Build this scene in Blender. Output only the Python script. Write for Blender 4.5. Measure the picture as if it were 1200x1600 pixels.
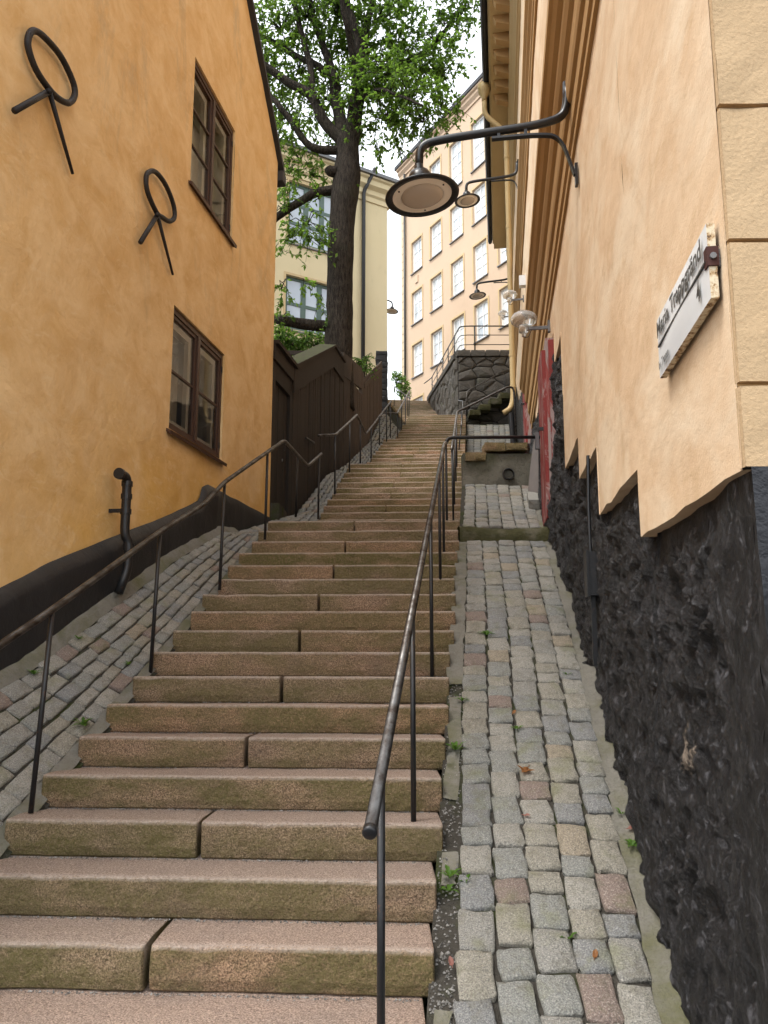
import bpy, bmesh, math, random
from mathutils import Vector, Matrix, noise as mn
random.seed(7)
V = Vector
SC = bpy.context.scene
COL = SC.collection
for o in list(bpy.data.objects): bpy.data.objects.remove(o)

# ------------------------------------------------------------------ camera
# metres; z = 0 is the photographer's eye level, +Y looks up the stairs
PITCH = math.atan(185/1200)
cd = bpy.data.cameras.new('camera'); cam = bpy.data.objects.new('camera', cd); COL.objects.link(cam)
cd.sensor_fit = 'VERTICAL'; cd.sensor_height = 32; cd.lens = 24; cd.clip_start = .05; cd.clip_end = 3000
cam.rotation_euler = (math.pi/2+PITCH, 0, 0)
SC.camera = cam
# ------------------------------------------------------------------ world, sun, exposure
SUN_EL, SUN_AZ = math.radians(62), math.radians(236)     # azimuth: clockwise from +Y, light comes from there
w = bpy.data.worlds.new('World'); SC.world = w; w.use_nodes = True
nt = w.node_tree; bg = nt.nodes['Background']
sky = nt.nodes.new('ShaderNodeTexSky'); sky.sky_type = 'NISHITA'; sky.sun_disc = False
sky.sun_elevation = SUN_EL; sky.sun_rotation = SUN_AZ; sky.air_density = 1.0; sky.dust_density = 4.0; sky.ozone_density = 1.0
hs = nt.nodes.new('ShaderNodeHueSaturation'); hs.inputs['Saturation'].default_value = .30
cl = nt.nodes.new('ShaderNodeMix'); cl.data_type = 'RGBA'; cl.inputs[0].default_value = .62      # thin even cloud over the clear sky
cl.inputs[7].default_value = (6.6, 6.9, 7.2, 1)
nt.links.new(sky.outputs[0], hs.inputs['Color']); nt.links.new(hs.outputs[0], cl.inputs[6]); nt.links.new(cl.outputs[2], bg.inputs[0])
bg.inputs[1].default_value = .15
sl = bpy.data.lights.new('sun', 'SUN'); sl.energy = .95; sl.angle = math.radians(18); sl.color = (1, .95, .88)
so = bpy.data.objects.new('sun', sl); COL.objects.link(so)
sd = V((math.sin(SUN_AZ)*math.cos(SUN_EL), math.cos(SUN_AZ)*math.cos(SUN_EL), math.sin(SUN_EL)))
so.rotation_euler = sd.to_track_quat('Z', 'Y').to_euler(); so.location = (0, 0, 30)
vs = SC.view_settings
vs.view_transform = 'Standard'; vs.look = 'None'; vs.gamma = 1; vs.use_curve_mapping = False; vs.exposure = 1.32
SC.cycles.max_bounces = 6; SC.cycles.diffuse_bounces = 3; SC.cycles.glossy_bounces = 2; SC.cycles.transmission_bounces = 4; SC.cycles.transparent_max_bounces = 8; SC.cycles.adaptive_threshold = .02

# ------------------------------------------------------------------ frames of reference
def P(px, py, Y):                       # a point seen at (px,py) of the photo, Y metres ahead
    u = (px-600)/1200; v = (800-py)/1200
    c, s = math.cos(PITCH), math.sin(PITCH)
    d = V((u, c-v*s, s+v*c)); return d*(Y/d.y)
DW = .1507                              # both house walls run along (DW, 1)
TW = V((DW, 1, 0)).normalized(); NW = V((1, -DW, 0)).normalized()
XR0, XL0 = .62, -3.1
def R(y, z, o=0): return V((XR0+DW*y, y, z)) - NW*o      # right wall, o metres out into the lane
def L(y, z, o=0): return V((XL0+DW*y, y, z)) + NW*o      # left wall line (house, gate, fence)
def onwall(px, py, X0, o=0):
    p = P(px, py, 1); y = (X0+o)/(p.x-DW); return p*y
def LP(px, py, o=0): return onwall(px, py, XL0, o)
def RP(px, py, o=0): return onwall(px, py, XR0, -o)
def lerp(a, b, t): return a+(b-a)*t
def pl(x, pts):                         # piecewise linear
    if x <= pts[0][0]: return pts[0][1]
    for (a, b), (c, d) in zip(pts, pts[1:]):
        if x <= c: return b+(d-b)*(x-a)/(c-a)
    return pts[-1][1]
def nz(p, s, o=3): return mn.fractal(V(p)*s, 1.0, 2.0, o)
def rnd(a, b): return random.uniform(a, b)

# ------------------------------------------------------------------ mesh builder
class MB:
    def __init__(s): s.v = []; s.f = []
    def add(s, vs, fs):
        n = len(s.v); s.v += [tuple(p) for p in vs]; s.f += [tuple(i+n for i in f) for f in fs]; return s
    def hexa(s, p):                     # p: 4 bottom (ccw), 4 top
        return s.add(p, [(3,2,1,0),(4,5,6,7),(0,1,5,4),(1,2,6,5),(2,3,7,6),(3,0,4,7)])
    def box(s, c, sx, sy, sz, rz=0):
        c = V(c); a = V((math.cos(rz), math.sin(rz), 0))*sx/2; b = V((-math.sin(rz), math.cos(rz), 0))*sy/2; h = V((0,0,sz/2))
        return s.hexa([c-a-b-h, c+a-b-h, c+a+b-h, c-a+b-h, c-a-b+h, c+a-b+h, c+a+b+h, c-a+b+h])
    def fbox(s, F, y0, y1, z0, z1, o0, o1):
        return s.hexa([F(y0,z0,o0),F(y1,z0,o0),F(y1,z0,o1),F(y0,z0,o1),F(y0,z1,o0),F(y1,z1,o0),F(y1,z1,o1),F(y0,z1,o1)])
    def grid(s, nu, nv, fn):
        n = len(s.v)
        for j in range(nv+1):
            for i in range(nu+1): s.v.append(tuple(fn(i/nu, j/nv)))
        for j in range(nv):
            for i in range(nu):
                a = n+j*(nu+1)+i; s.f.append((a, a+1, a+nu+2, a+nu+1))
        return s
    def loft(s, rings, cap=True, closed=True):
        n = len(s.v); m = len(rings[0])
        for r in rings: s.v += [tuple(p) for p in r]
        for j in range(len(rings)-1):
            for i in range(m if closed else m-1):
                a = n+j*m+i; b = n+j*m+(i+1) % m; s.f.append((a, b, b+m, a+m))
        if cap:
            s.f.append(tuple(range(n+m-1, n-1, -1))); e = n+(len(rings)-1)*m; s.f.append(tuple(range(e, e+m)))
        return s
    def tube(s, pts, r, n=8, cap=True):
        pts = [V(p) for p in pts]; rs = r if isinstance(r, (list, tuple)) else [r]*len(pts)
        up = None; rings = []
        for i, p in enumerate(pts):
            t = ((pts[min(i+1, len(pts)-1)]-pts[max(i-1, 0)])).normalized()
            if up is None: up = t.orthogonal().normalized()
            up = (up-t*up.dot(t)); up = up.normalized() if up.length > 1e-6 else t.orthogonal().normalized()
            b = t.cross(up)
            rings.append([p+(up*math.cos(k*math.tau/n)+b*math.sin(k*math.tau/n))*rs[i] for k in range(n)])
        return s.loft(rings, cap)
    def lathe(s, prof, c=(0,0,0), n=24, M=None):
        rings = []
        for r, z in prof:
            ring = [V((r*math.cos(k*math.tau/n), r*math.sin(k*math.tau/n), z)) for k in range(n)]
            rings.append([(M @ p if M else p)+V(c) for p in ring])
        return s.loft(rings, cap=False)
    def mesh(s, name, smooth=False, recalc=True):
        me = bpy.data.meshes.new(name); me.from_pydata(s.v, [], s.f)
        if recalc and len(s.f) < 30000:
            b = bmesh.new(); b.from_mesh(me); bmesh.ops.recalc_face_normals(b, faces=b.faces[:]); b.to_mesh(me); b.free()
        if smooth: me.polygons.foreach_set('use_smooth', [True]*len(me.polygons))
        me.update(); return me
    def build(s, name, m, parent=None, smooth=False, local=False, recalc=True):
        return mkobj(name, s.mesh(name, smooth, recalc), m, parent, local)
def mkobj(name, me, m, parent=None, local=False, M=None):
    if m is not None and not me.materials: me.materials.append(m)
    o = bpy.data.objects.new(name, me); COL.objects.link(o)
    if M is not None: o.matrix_basis = M
    if parent is not None:
        o.parent = parent
        if parent.type == 'EMPTY' and not local: o.matrix_parent_inverse = parent.matrix_basis.inverted()
    return o
def thing(name, label, cat, loc, rz=0, group=None):
    o = bpy.data.objects.new(name, None); COL.objects.link(o); o.empty_display_size = .1
    o.location = loc; o.rotation_euler = (0, 0, rz)
    o.matrix_basis = Matrix.Translation(V(loc)) @ Matrix.Rotation(rz, 4, 'Z')
    return tag(o, label, cat, group)
def tag(o, label, cat, group=None):
    o['label'] = label; o['category'] = cat
    if group: o['group'] = group
    return o
def struct(o, kind='structure'): o['kind'] = kind; return o
def copy_tree(o, parent=None):
    c = o.copy(); COL.objects.link(c); c.parent = parent
    for ch in o.children: copy_tree(ch, c)
    return c
def fillet(pts, r, n=5):
    pts = [V(p) for p in pts]; out = [pts[0]]
    for a, b, c in zip(pts, pts[1:], pts[2:]):
        d1 = min(r, (a-b).length*.45); d2 = min(r, (c-b).length*.45)
        p = b+(a-b).normalized()*d1; q = b+(c-b).normalized()*d2
        for k in range(n+1):
            t = k/n; out.append(p*(1-t)**2+b*2*t*(1-t)+q*t*t)
    return out+[pts[-1]]

# ------------------------------------------------------------------ materials
class N:
    def __init__(s, name, rough=.8, spec=.3, metal=0):
        s.m = bpy.data.materials.new(name); s.m.use_nodes = True; s.t = s.m.node_tree
        s.b = s.t.nodes['Principled BSDF']; s.b.inputs['Roughness'].default_value = rough
        s.b.inputs['Specular IOR Level'].default_value = spec; s.b.inputs['Metallic'].default_value = metal
        g = s.t.nodes.new('ShaderNodeNewGeometry'); s.pos = g.outputs['Position']; s.nrm = g.outputs['Normal']
    def n(s, typ, **kw):
        x = s.t.nodes.new(typ)
        for k, v in kw.items(): setattr(x, k, v)
        return x
    def l(s, a, b): s.t.links.new(a, b)
    def scaled(s, sc, rot=(0,0,0), src=None):
        x = s.n('ShaderNodeMapping'); x.inputs['Scale'].default_value = sc; x.inputs['Rotation'].default_value = rot
        s.l(src or s.pos, x.inputs['Vector']); return x.outputs[0]
    def noise(s, scale, detail=4, rough=.55, vec=None, dist=0):
        x = s.n('ShaderNodeTexNoise'); x.inputs['Scale'].default_value = scale; x.inputs['Detail'].default_value = detail
        x.inputs['Roughness'].default_value = rough; x.inputs['Distortion'].default_value = dist
        s.l(vec or s.pos, x.inputs['Vector']); return x.outputs['Fac']
    def vor(s, scale, vec=None, feat='F1', out='Distance'):
        x = s.n('ShaderNodeTexVoronoi', feature=feat); x.inputs['Scale'].default_value = scale
        s.l(vec or s.pos, x.inputs['Vector']); return x.outputs[out]
    def ramp(s, fac, stops, interp='LINEAR'):
        x = s.n('ShaderNodeValToRGB'); r = x.color_ramp; r.interpolation = interp
        while len(r.elements) < len(stops): r.elements.new(.5)
        for e, (p, c) in zip(r.elements, stops):
            e.position = p; e.color = (c, c, c, 1) if isinstance(c, (int, float)) else (*c, 1)
        s.l(fac, x.inputs[0]); return x.outputs[0]
    def mix(s, fac, a, b, typ='MIX'):
        x = s.n('ShaderNodeMix', data_type='RGBA', blend_type=typ)
        for sock, val in ((x.inputs[0], fac), (x.inputs[6], a), (x.inputs[7], b)):
            if hasattr(val, 'links'): s.l(val, sock)
            elif isinstance(val, (int, float)): sock.default_value = val if sock.type == 'VALUE' else (val, val, val, 1)
            else: sock.default_value = (*val, 1)
        return x.outputs[2]
    def math(s, op, a, b=0):
        x = s.n('ShaderNodeMath', operation=op)
        for sock, val in ((x.inputs[0], a), (x.inputs[1], b)):
            if hasattr(val, 'links'): s.l(val, sock)
            else: sock.default_value = val
        return x.outputs[0]
    def sep(s, v):
        x = s.n('ShaderNodeSeparateXYZ'); s.l(v, x.inputs[0]); return x.outputs
    def rand(s): return s.n('ShaderNodeObjectInfo').outputs['Random']
    def color(s, c):
        if hasattr(c, 'links'): s.l(c, s.b.inputs['Base Color'])
        else: s.b.inputs['Base Color'].default_value = (*c, 1)
        return s
    def rough(s, r): s.l(r, s.b.inputs['Roughness']); return s
    def bump(s, *hs):                  # (height, strength, distance) ...
        prev = None
        for h, st, d in hs:
            x = s.n('ShaderNodeBump'); x.inputs['Strength'].default_value = st; x.inputs['Distance'].default_value = d
            s.l(h, x.inputs['Height'])
            if prev is not None: s.l(prev, x.inputs['Normal'])
            prev = x.outputs[0]
        s.l(prev, s.b.inputs['Normal']); return s
M = {}
def simple(key, col, rough=.6, spec=.4, metal=0, var=.25, scale=8, bump=0):
    a = N(key, rough, spec, metal); f = a.noise(scale, 5)
    a.color(a.mix(f, [c*(1-var) for c in col], [min(1, c*(1+var)) for c in col]))
    if bump: a.bump((a.noise(scale*12, 4), bump, .004))
    M[key] = a.m; return a

# ochre lime plaster of the left house: fresher coat low down, paler and greyer above
a = N('ochre_plaster', .88, .2)
z = a.sep(a.pos)[2]
big = a.noise(.55, 5, .6, a.scaled((1,1,.8))); med = a.noise(3.2, 7, .68, a.scaled((1,.7,.8)), .6)
lowc = a.mix(a.ramp(med, [(.35,0),(.65,1)]), (.70,.405,.10), (.79,.485,.15)); upc = a.mix(a.ramp(med, [(.35,0),(.62,1)]), (.69,.43,.18), (.81,.565,.295))
hgt = a.math('ADD', a.math('MULTIPLY', z, .20), a.math('MULTIPLY', big, 1.3))
c = a.mix(a.ramp(hgt, [(.70,0),(1.65,1)]), lowc, upc)
st = a.ramp(a.noise(1.0, 7, .72, a.scaled((1,1,.40), (.55,0,0)), 1.2), [(.54,0),(.70,1)])
c = a.mix(a.math('MULTIPLY', st, a.ramp(a.math('MULTIPLY', z, .2), [(.3,.15),(.8,.75)])), c, (.50,.37,.225))
c = a.mix(a.ramp(a.noise(4.5, 7, .72, a.scaled((1,.6,1.5), (.6,0,0)), 1.5), [(.54,0),(.70,.65)]), c, (.82,.61,.35))
c = a.mix(a.ramp(a.noise(22, 4, .7), [(.64,0),(.76,.35)]), c, (.42,.26,.11))
a.color(c)
a.bump((a.noise(1.6, 5, .5, None, .3), .5, .08), (a.noise(8, 5, .6, None, .2), .35, .02), (a.noise(70, 4, .6), .35, .006))
M['ochre'] = a.m
# peach plaster of the right house with brushed streaks
a = N('peach_plaster', .9, .2)
sv = a.scaled((1,.62,.80), (.5,0,0)); sv2 = a.scaled((1,.55,1.0), (.7,0,0)); st = a.noise(5.0, 7, .66, sv, .8); b2 = a.noise(2.0, 6, .62, sv2, .6)
c = a.mix(a.ramp(st, [(.36,0),(.64,1)]), (.68,.48,.30), (.77,.575,.385))
c = a.mix(a.ramp(b2, [(.44,0),(.62,.85)]), c, (.82,.67,.49))
c = a.mix(a.ramp(a.noise(8, 6, .66, sv2, .8), [(.55,0),(.70,.5)]), c, (.60,.41,.23))
c = a.mix(a.ramp(a.noise(1.0, 7, .7, a.scaled((1,.8,.5)), .8), [(.57,0),(.70,.5)]), c, (.54,.37,.21))
a.color(c); a.bump((a.noise(1.8, 5, .5, sv2, .3), .4, .05), (a.noise(10, 5, .55, sv2, .2), .22, .015), (a.noise(110, 4, .6), .35, .005)); M['peach'] = a.m
# rough-cast quoins of the same house
a = N('quoin_plaster', .92, .2); f = a.noise(2.2, 5, .6); g = a.noise(95, 4, .6)
c = a.mix(f, (.46,.315,.175), (.57,.41,.25)); c = a.mix(a.ramp(g, [(.3,.3),(.5,0)]), c, (.36,.22,.11))
a.color(c); a.bump((a.noise(60, 5, .65), .45, .008), (g, .3, .004)); M['quoin'] = a.m
# brown-ochre mouldings
a = N('cornice_plaster', .85, .2); f = a.noise(3, 5, .6, a.scaled((1,.25,1)))
a.color(a.mix(f, (.38,.225,.09), (.54,.345,.165))); a.bump((a.noise(30, 4), .25, .006)); M['cornice'] = a.m
a = N('pale_moulding', .85, .2); f = a.noise(3, 5, .6, a.scaled((1,.25,1)))
a.color(a.mix(f, (.56,.41,.22), (.66,.51,.30))); M['moulding'] = a.m
# tarred rough stone
a = N('tarred_rock', .42, .5)
f = a.noise(6, 8, .72, a.scaled((1,.7,.6)), 1.2); g = a.noise(22, 8, .76, a.scaled((1,.6,.55)), 1.2); fl = a.noise(2.3, 6, .72, a.scaled((1,1,.7)), .6)
c = a.mix(a.ramp(f, [(.35,0),(.68,1)]), (.007,.0067,.007), (.036,.033,.034)); c = a.mix(a.ramp(g, [(.54,0),(.68,.85)]), c, (.20,.195,.21))  # sheen on the ridges painted in as lighter grey
c = a.mix(a.ramp(fl, [(.70,0),(.735,.9)]), c, (.42,.33,.25)); c = a.mix(a.ramp(a.noise(55, 4, .7), [(.70,0),(.76,.8)]), c, (.45,.43,.42))
vd = a.n('ShaderNodeVectorMath', operation='DISTANCE'); a.l(a.scaled((1,1,.6)), vd.inputs[0]); vd.inputs[1].default_value = (1.03,2.72,-.43*.6)
pm_ = a.ramp(a.math('ADD', vd.outputs['Value'], a.math('MULTIPLY', a.noise(13, 7, .75), .34)), [(.195,1),(.225,0)])
c = a.mix(pm_, c, a.mix(g, (.30,.23,.17), (.55,.45,.36)))
a.color(c); a.rough(a.ramp(g, [(.3,.28),(.7,.55)])); a.bump((f, 1.0, .09), (g, 1.0, .05), (a.noise(80, 5, .7), .6, .012)); M['rock'] = a.m
a = simple('black_paint', (.017,.017,.019), .5, .4, 0, .5, 4); g = a.noise(9, 6, .6, None, .5); a.bump((g, .35, .02), (a.noise(80, 4), .3, .004))
a = simple('blue_black_paint', (.012,.0125,.016), .5, .45, 0, .5, 9); a.bump((a.noise(22, 5, .6), .5, .02), (a.noise(90, 4), .4, .005))
# granite step blocks: pink-brown, green algae mostly on the risers
a = N('granite_step', .85, .25)
gr = a.noise(150, 3, .7); gr2 = a.noise(62, 3, .6); r = a.rand()
c = a.mix(a.ramp(gr, [(.36,0),(.64,1)]), (.11,.076,.053), (.60,.425,.29)); c = a.mix(a.ramp(gr2, [(.56,0),(.72,.5)]), c, (.42,.25,.17))
tint = a.ramp(r, [(0,(1.0,.88,.78)),(.2,(1.0,1.0,1.0)),(.4,(.86,.84,.80)),(.6,(1.1,.96,.86)),(.8,(.92,.95,.92)),(1,(1.05,.98,.9))])
c = a.mix(1.0, c, tint, 'MULTIPLY')
c = a.mix(a.ramp(a.noise(1.7, 6, .65), [(.50,0),(.68,.6)]), c, (.17,.12,.085))
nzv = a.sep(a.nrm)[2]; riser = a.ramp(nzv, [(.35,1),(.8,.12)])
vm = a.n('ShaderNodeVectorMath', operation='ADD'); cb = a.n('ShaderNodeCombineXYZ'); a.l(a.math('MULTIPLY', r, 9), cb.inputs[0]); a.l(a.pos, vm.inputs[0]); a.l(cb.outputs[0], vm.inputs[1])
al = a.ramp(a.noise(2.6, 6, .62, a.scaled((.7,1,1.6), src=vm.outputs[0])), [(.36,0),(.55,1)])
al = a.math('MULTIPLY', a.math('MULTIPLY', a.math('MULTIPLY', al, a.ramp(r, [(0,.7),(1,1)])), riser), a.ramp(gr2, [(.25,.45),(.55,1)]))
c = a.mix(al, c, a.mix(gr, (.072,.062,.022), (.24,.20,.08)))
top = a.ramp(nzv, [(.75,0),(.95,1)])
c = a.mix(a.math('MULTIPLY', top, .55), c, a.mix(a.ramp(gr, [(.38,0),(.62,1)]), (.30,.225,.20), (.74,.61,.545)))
wa_ = a.n('ShaderNodeAttribute'); wa_.attribute_name = 'edge_light_wear'; edge_light_wear = a.math('MULTIPLY', wa_.outputs['Fac'], a.ramp(gr2, [(.3,.2),(.6,.7)]))  # worn nosing edge, with the sky light it catches painted in
c = a.mix(edge_light_wear, c, (.60,.50,.43))
a.color(c); a.bump((a.noise(20, 5, .65), .8, .03), (a.noise(55, 5, .72), 1.0, .024), (gr, .35, .003)); M['granite'] = a.m
# cobbles
a = N('cobble_stone', .72, .35)
r = a.rand(); gr = a.noise(170, 3, .65); blot = a.noise(14, 5, .65)
base = a.ramp(r, [(0,(.235,.23,.215)),(.22,(.275,.265,.24)),(.42,(.195,.20,.205)),(.58,(.255,.24,.205)),(.76,(.215,.22,.21)),(.925,(.27,.23,.175)),(.96,(.205,.155,.135)),(1,(.22,.16,.145))], 'CONSTANT')
c = a.mix(a.ramp(gr, [(.36,.7),(.5,0)]), base, (.075,.075,.075)); c = a.mix(a.ramp(gr, [(.55,0),(.68,.55)]), c, (.52,.50,.46))
c = a.mix(a.ramp(blot, [(.50,0),(.70,.55)]), c, (.13,.12,.085)); c = a.mix(1.0, c, (1.06,1.04,1.0), 'MULTIPLY'); c = a.mix(a.ramp(a.noise(5, 5, .6), [(.56,0),(.7,.45)]), c, (.16,.165,.07))
a.color(c); a.bump((a.noise(24, 5, .65), .8, .022), (a.noise(90, 4, .7), .7, .009)); M['cobble'] = a.m
a = N('kerb_granite', .82, .3); f = a.noise(120, 3, .7); a.color(a.mix(f, (.12,.115,.10), (.42,.40,.36))); a.bump((a.noise(40, 5), .5, .01)); M['kerb'] = a.m
# soil and moss between stones
a = N('joint_soil', .95, .1); f = a.noise(30, 6, .7); g = a.noise(3.5, 5, .6)
c = a.mix(f, (.022,.019,.015), (.11,.10,.085)); c = a.mix(a.ramp(g, [(.5,0),(.66,.75)]), c, (.045,.06,.014))
a.color(c); a.bump((a.noise(70, 5, .7), .9, .02)); M['soil'] = a.m
# mossy mortar / concrete edging
a = N('mossy_concrete', .95, .15); f = a.noise(9, 6, .65); g = a.noise(2.6, 6, .65, None, .5); h = a.noise(90, 4, .7)
c = a.mix(f, (.12,.112,.095), (.26,.245,.21)); c = a.mix(a.ramp(g, [(.45,0),(.65,.75)]), c, (.105,.105,.040)); c = a.mix(a.ramp(f, [(.6,0),(.75,.7)]), c, (.05,.055,.022))
c = a.mix(a.ramp(h, [(.3,.5),(.5,0)]), c, (.09,.085,.07))
a.color(c); a.bump((f, .5, .03), (h, .6, .01)); M['concrete'] = a.m
a = N('mossy_kerb', .95, .15); f = a.noise(14, 6, .7); g = a.noise(4, 5)
c = a.mix(f, (.028,.030,.012), (.10,.092,.045)); c = a.mix(a.ramp(g, [(.5,0),(.7,.7)]), c, (.21,.19,.15)); a.color(c); a.bump((f, .7, .03), (a.noise(90, 4), .5, .008)); M['mosskerb'] = a.m
a = N('gravel_stone', .9, .2); r = a.noise(55, 2); a.color(a.ramp(r, [(.3,(.05,.047,.043)),(.5,(.19,.18,.165)),(.7,(.40,.385,.36))])); M['gravel'] = a.m
a = N('dark_wall_stone', .8, .3); r = a.rand(); f = a.noise(12, 6, .7); g = a.noise(60, 5, .7)
c = a.mix(f, (.035,.032,.028), (.15,.14,.125)); c = a.mix(a.math('MULTIPLY', r, .5), c, (.10,.085,.07)); c = a.mix(a.ramp(a.noise(2.2, 5), [(.55,0),(.7,.5)]), c, (.06,.065,.03))
a.color(c); a.bump((f, .8, .05), (g, .6, .02)); M['wallstone'] = a.m
simple('wall_mortar', (.035,.033,.03), .95, .1, 0, .5, 20, .6)
a = N('cement_wall', .95, .15); f = a.noise(3, 6, .65, None, .4); g = a.noise(25, 5, .7)
c = a.mix(f, (.10,.095,.075), (.24,.225,.185)); c = a.mix(a.ramp(a.noise(1.6, 5), [(.45,0),(.62,.8)]), c, (.065,.07,.03)); c = a.mix(a.ramp(g, [(.3,.5),(.45,0)]), c, (.03,.03,.025))
a.color(c); a.bump((f, .5, .05), (g, .5, .02)); M['cement'] = a.m
# metals
a = N('black_iron', .42, .5); f = a.noise(40, 5, .6); c = a.mix(a.ramp(f, [(.6,0),(.72,.7)]), (.012,.012,.013), (.075,.03,.014)); a.color(c); a.bump((a.noise(90, 3), .3, .003)); M['iron'] = a.m
a = N('worn_steel_rail', .34, .5, .75); f = a.noise(16, 6, .65, a.scaled((1,.4,1)))
a.color(a.mix(a.ramp(f, [(.42,0),(.62,1)]), (.12,.115,.11), (.04,.03,.024))); a.rough(a.ramp(f, [(.3,.26),(.7,.5)])); M['rail'] = a.m
a = N('wrought_iron', .6, .4); f = a.noise(30, 5); a.color(a.mix(f, (.010,.009,.010), (.032,.026,.024))); a.bump((a.noise(60, 4), .6, .006)); M['wrought'] = a.m
simple('lamp_black', (.013,.013,.014), .3, .5, 0, .3, 10)
simple('lamp_inner', (.90,.84,.77), .5, .4, 0, .1, 5)
a = N('lamp_opal', .22, .5); a.color((.56,.49,.43)); M['opal'] = a.m
simple('zinc_grey', (.16,.16,.165), .55, .5, .2, .3, 4)
simple('grey_panel', (.17,.15,.14), .6, .4, .1, .35, 5)
simple('roof_dark', (.03,.03,.033), .6, .4, 0, .3, 3)
simple('beige_pipe', (.50,.36,.17), .55, .4, 0, .12, 6)
simple('plastic_white', (.68,.70,.72), .4, .4, 0, .05, 6)
# timber
a = N('tarred_timber', .8, .25); r = a.rand(); f = a.noise(9, 6, .65, a.scaled((3,3,.25))); g = a.noise(60, 4, .7, a.scaled((2,2,.1)))
y = a.sep(a.pos)[1]; wx = a.ramp(a.math('ADD', a.math('MULTIPLY', y, .05), a.math('MULTIPLY', f, .25)), [(.86,0),(1.0,1)])
c = a.mix(f, (.010,.0085,.0075), (.034,.026,.020)); c = a.mix(a.math('MULTIPLY', r, .5), c, (.042,.030,.022)); c = a.mix(wx, c, a.mix(g, (.045,.030,.022), (.17,.125,.095)))
a.color(c); a.bump((g, .5, .006)); M['timber'] = a.m
a = N('mossy_timber', .9, .2); f = a.noise(12, 5, .65); nzv = a.sep(a.nrm)[2]
c = a.mix(f, (.022,.017,.014), (.055,.042,.034)); c = a.mix(a.math('MULTIPLY', a.ramp(nzv, [(.4,0),(.75,1)]), a.ramp(f, [(.35,0),(.6,1)])), c, (.042,.050,.015)); a.color(c); M['mosswood'] = a.m
simple('brown_paint', (.062,.028,.016), .45, .4, 0, .3, 12)
simple('white_paint', (.82,.82,.80), .45, .4, 0, .08, 8)
simple('green_paint', (.10,.15,.125), .5, .4, 0, .15, 8)
a = N('red_worn_paint', .6, .3); f = a.noise(5, 6, .7, a.scaled((1,1,.35)), .8); c = a.mix(a.ramp(f, [(.55,0),(.62,.8)]), a.mix(a.noise(20,3), (.20,.026,.022), (.28,.042,.036)), (.42,.33,.31))
c = a.mix(a.ramp(a.noise(8, 5, .7, a.scaled((1,1,.5))), [(.70,0),(.73,1)]), c, (.03,.02,.02)); a.color(c); M['red'] = a.m
a = N('peeling_pink_paint', .7, .3); f = a.noise(7, 6, .7, a.scaled((1,1,.3)), .8); a.color(a.mix(a.ramp(f, [(.5,0),(.58,1)]), (.36,.29,.27), (.30,.07,.06))); M['palered'] = a.m
# glass: clear pane with sky reflection
a = N('window_glass'); t = a.t; tr = a.n('ShaderNodeBsdfTransparent'); gl = a.n('ShaderNodeBsdfGlossy'); gl.inputs['Roughness'].default_value = .02
fr = a.n('ShaderNodeFresnel'); fr.inputs[0].default_value = 1.5; ms = a.n('ShaderNodeMixShader'); tr.inputs[0].default_value = (.92,.94,.93,1)
a.l(fr.outputs[0], ms.inputs[0]); a.l(tr.outputs[0], ms.inputs[1]); a.l(gl.outputs[0], ms.inputs[2]); a.l(ms.outputs[0], t.nodes['Material Output'].inputs['Surface']); M['glass'] = a.m
a = N('curtain_sky_pane', .06, .8); f = a.noise(1.1, 5, .6); r = a.rand(); a.color(a.mix(a.math('MULTIPLY', r, .5), a.mix(a.ramp(f, [(.35,0),(.6,1)]), (.34,.40,.46), (.72,.76,.78)), (.70,.68,.62))); M['farpane'] = a.m  # sky reflection and pale curtain both painted into the pane colour
a = N('sky_tint_pane', .05, .8); f = a.noise(.9, 4, .6); a.color(a.mix(f, (.36,.42,.50), (.58,.63,.70))); M['skypane'] = a.m  # reflected sky put into the base colour as pale blue
a = N('globe_glass', .1, .6); f = a.noise(30, 5, .6); a.color(a.mix(f, (.80,.79,.76), (.95,.95,.93))); a.b.inputs['Transmission Weight'].default_value = .75; a.b.inputs['IOR'].default_value = 1.3; M['globe'] = a.m
simple('room_dark', (.42,.39,.35), .9, .1, 0, .3, 3); simple('curtain_plum', (.12,.06,.06), .9, .1, 0, .3, 5); simple('curtain_pale', (.75,.72,.64), .9, .1, 0, .2, 4)
simple('plaster_hand', (.55,.47,.42), .6, .3, 0, .1, 10)
# far facades
for k, c0, c1 in (('cream', (.57,.42,.295), (.65,.495,.36)), ('yellow', (.66,.545,.325), (.76,.64,.42)), ('buffquoin', (.58,.47,.32), (.68,.57,.41))):
    a = N(k+'_render', .9, .2); f = a.noise(.5, 5, .6); g = a.noise(5, 5, .6, a.scaled((1,1,.4)))
    c = a.mix(f, c0, c1); c = a.mix(a.ramp(g, [(.58,0),(.75,.25)]), c, [x*.75 for x in c0]); a.color(c); a.bump((a.noise(20, 4), .2, .02)); M[k] = a.m
# enamel sign
a = N('white_enamel', .25, .5); f = a.noise(6, 4); a.color(a.mix(f, (.74,.75,.76), (.80,.81,.82))); M['enamel'] = a.m
a = N('chipped_enamel_edge', .6, .3); f = a.noise(38, 5, .7); a.color(a.ramp(f, [(.40,(.07,.035,.02)),(.46,(.45,.30,.15)),(.56,(.70,.62,.46))])); M['chipped'] = a.m
simple('black_print', (.012,.012,.013), .35, .4); simple('rust_brown', (.07,.032,.028), .8, .2, 0, .4, 30)
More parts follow.
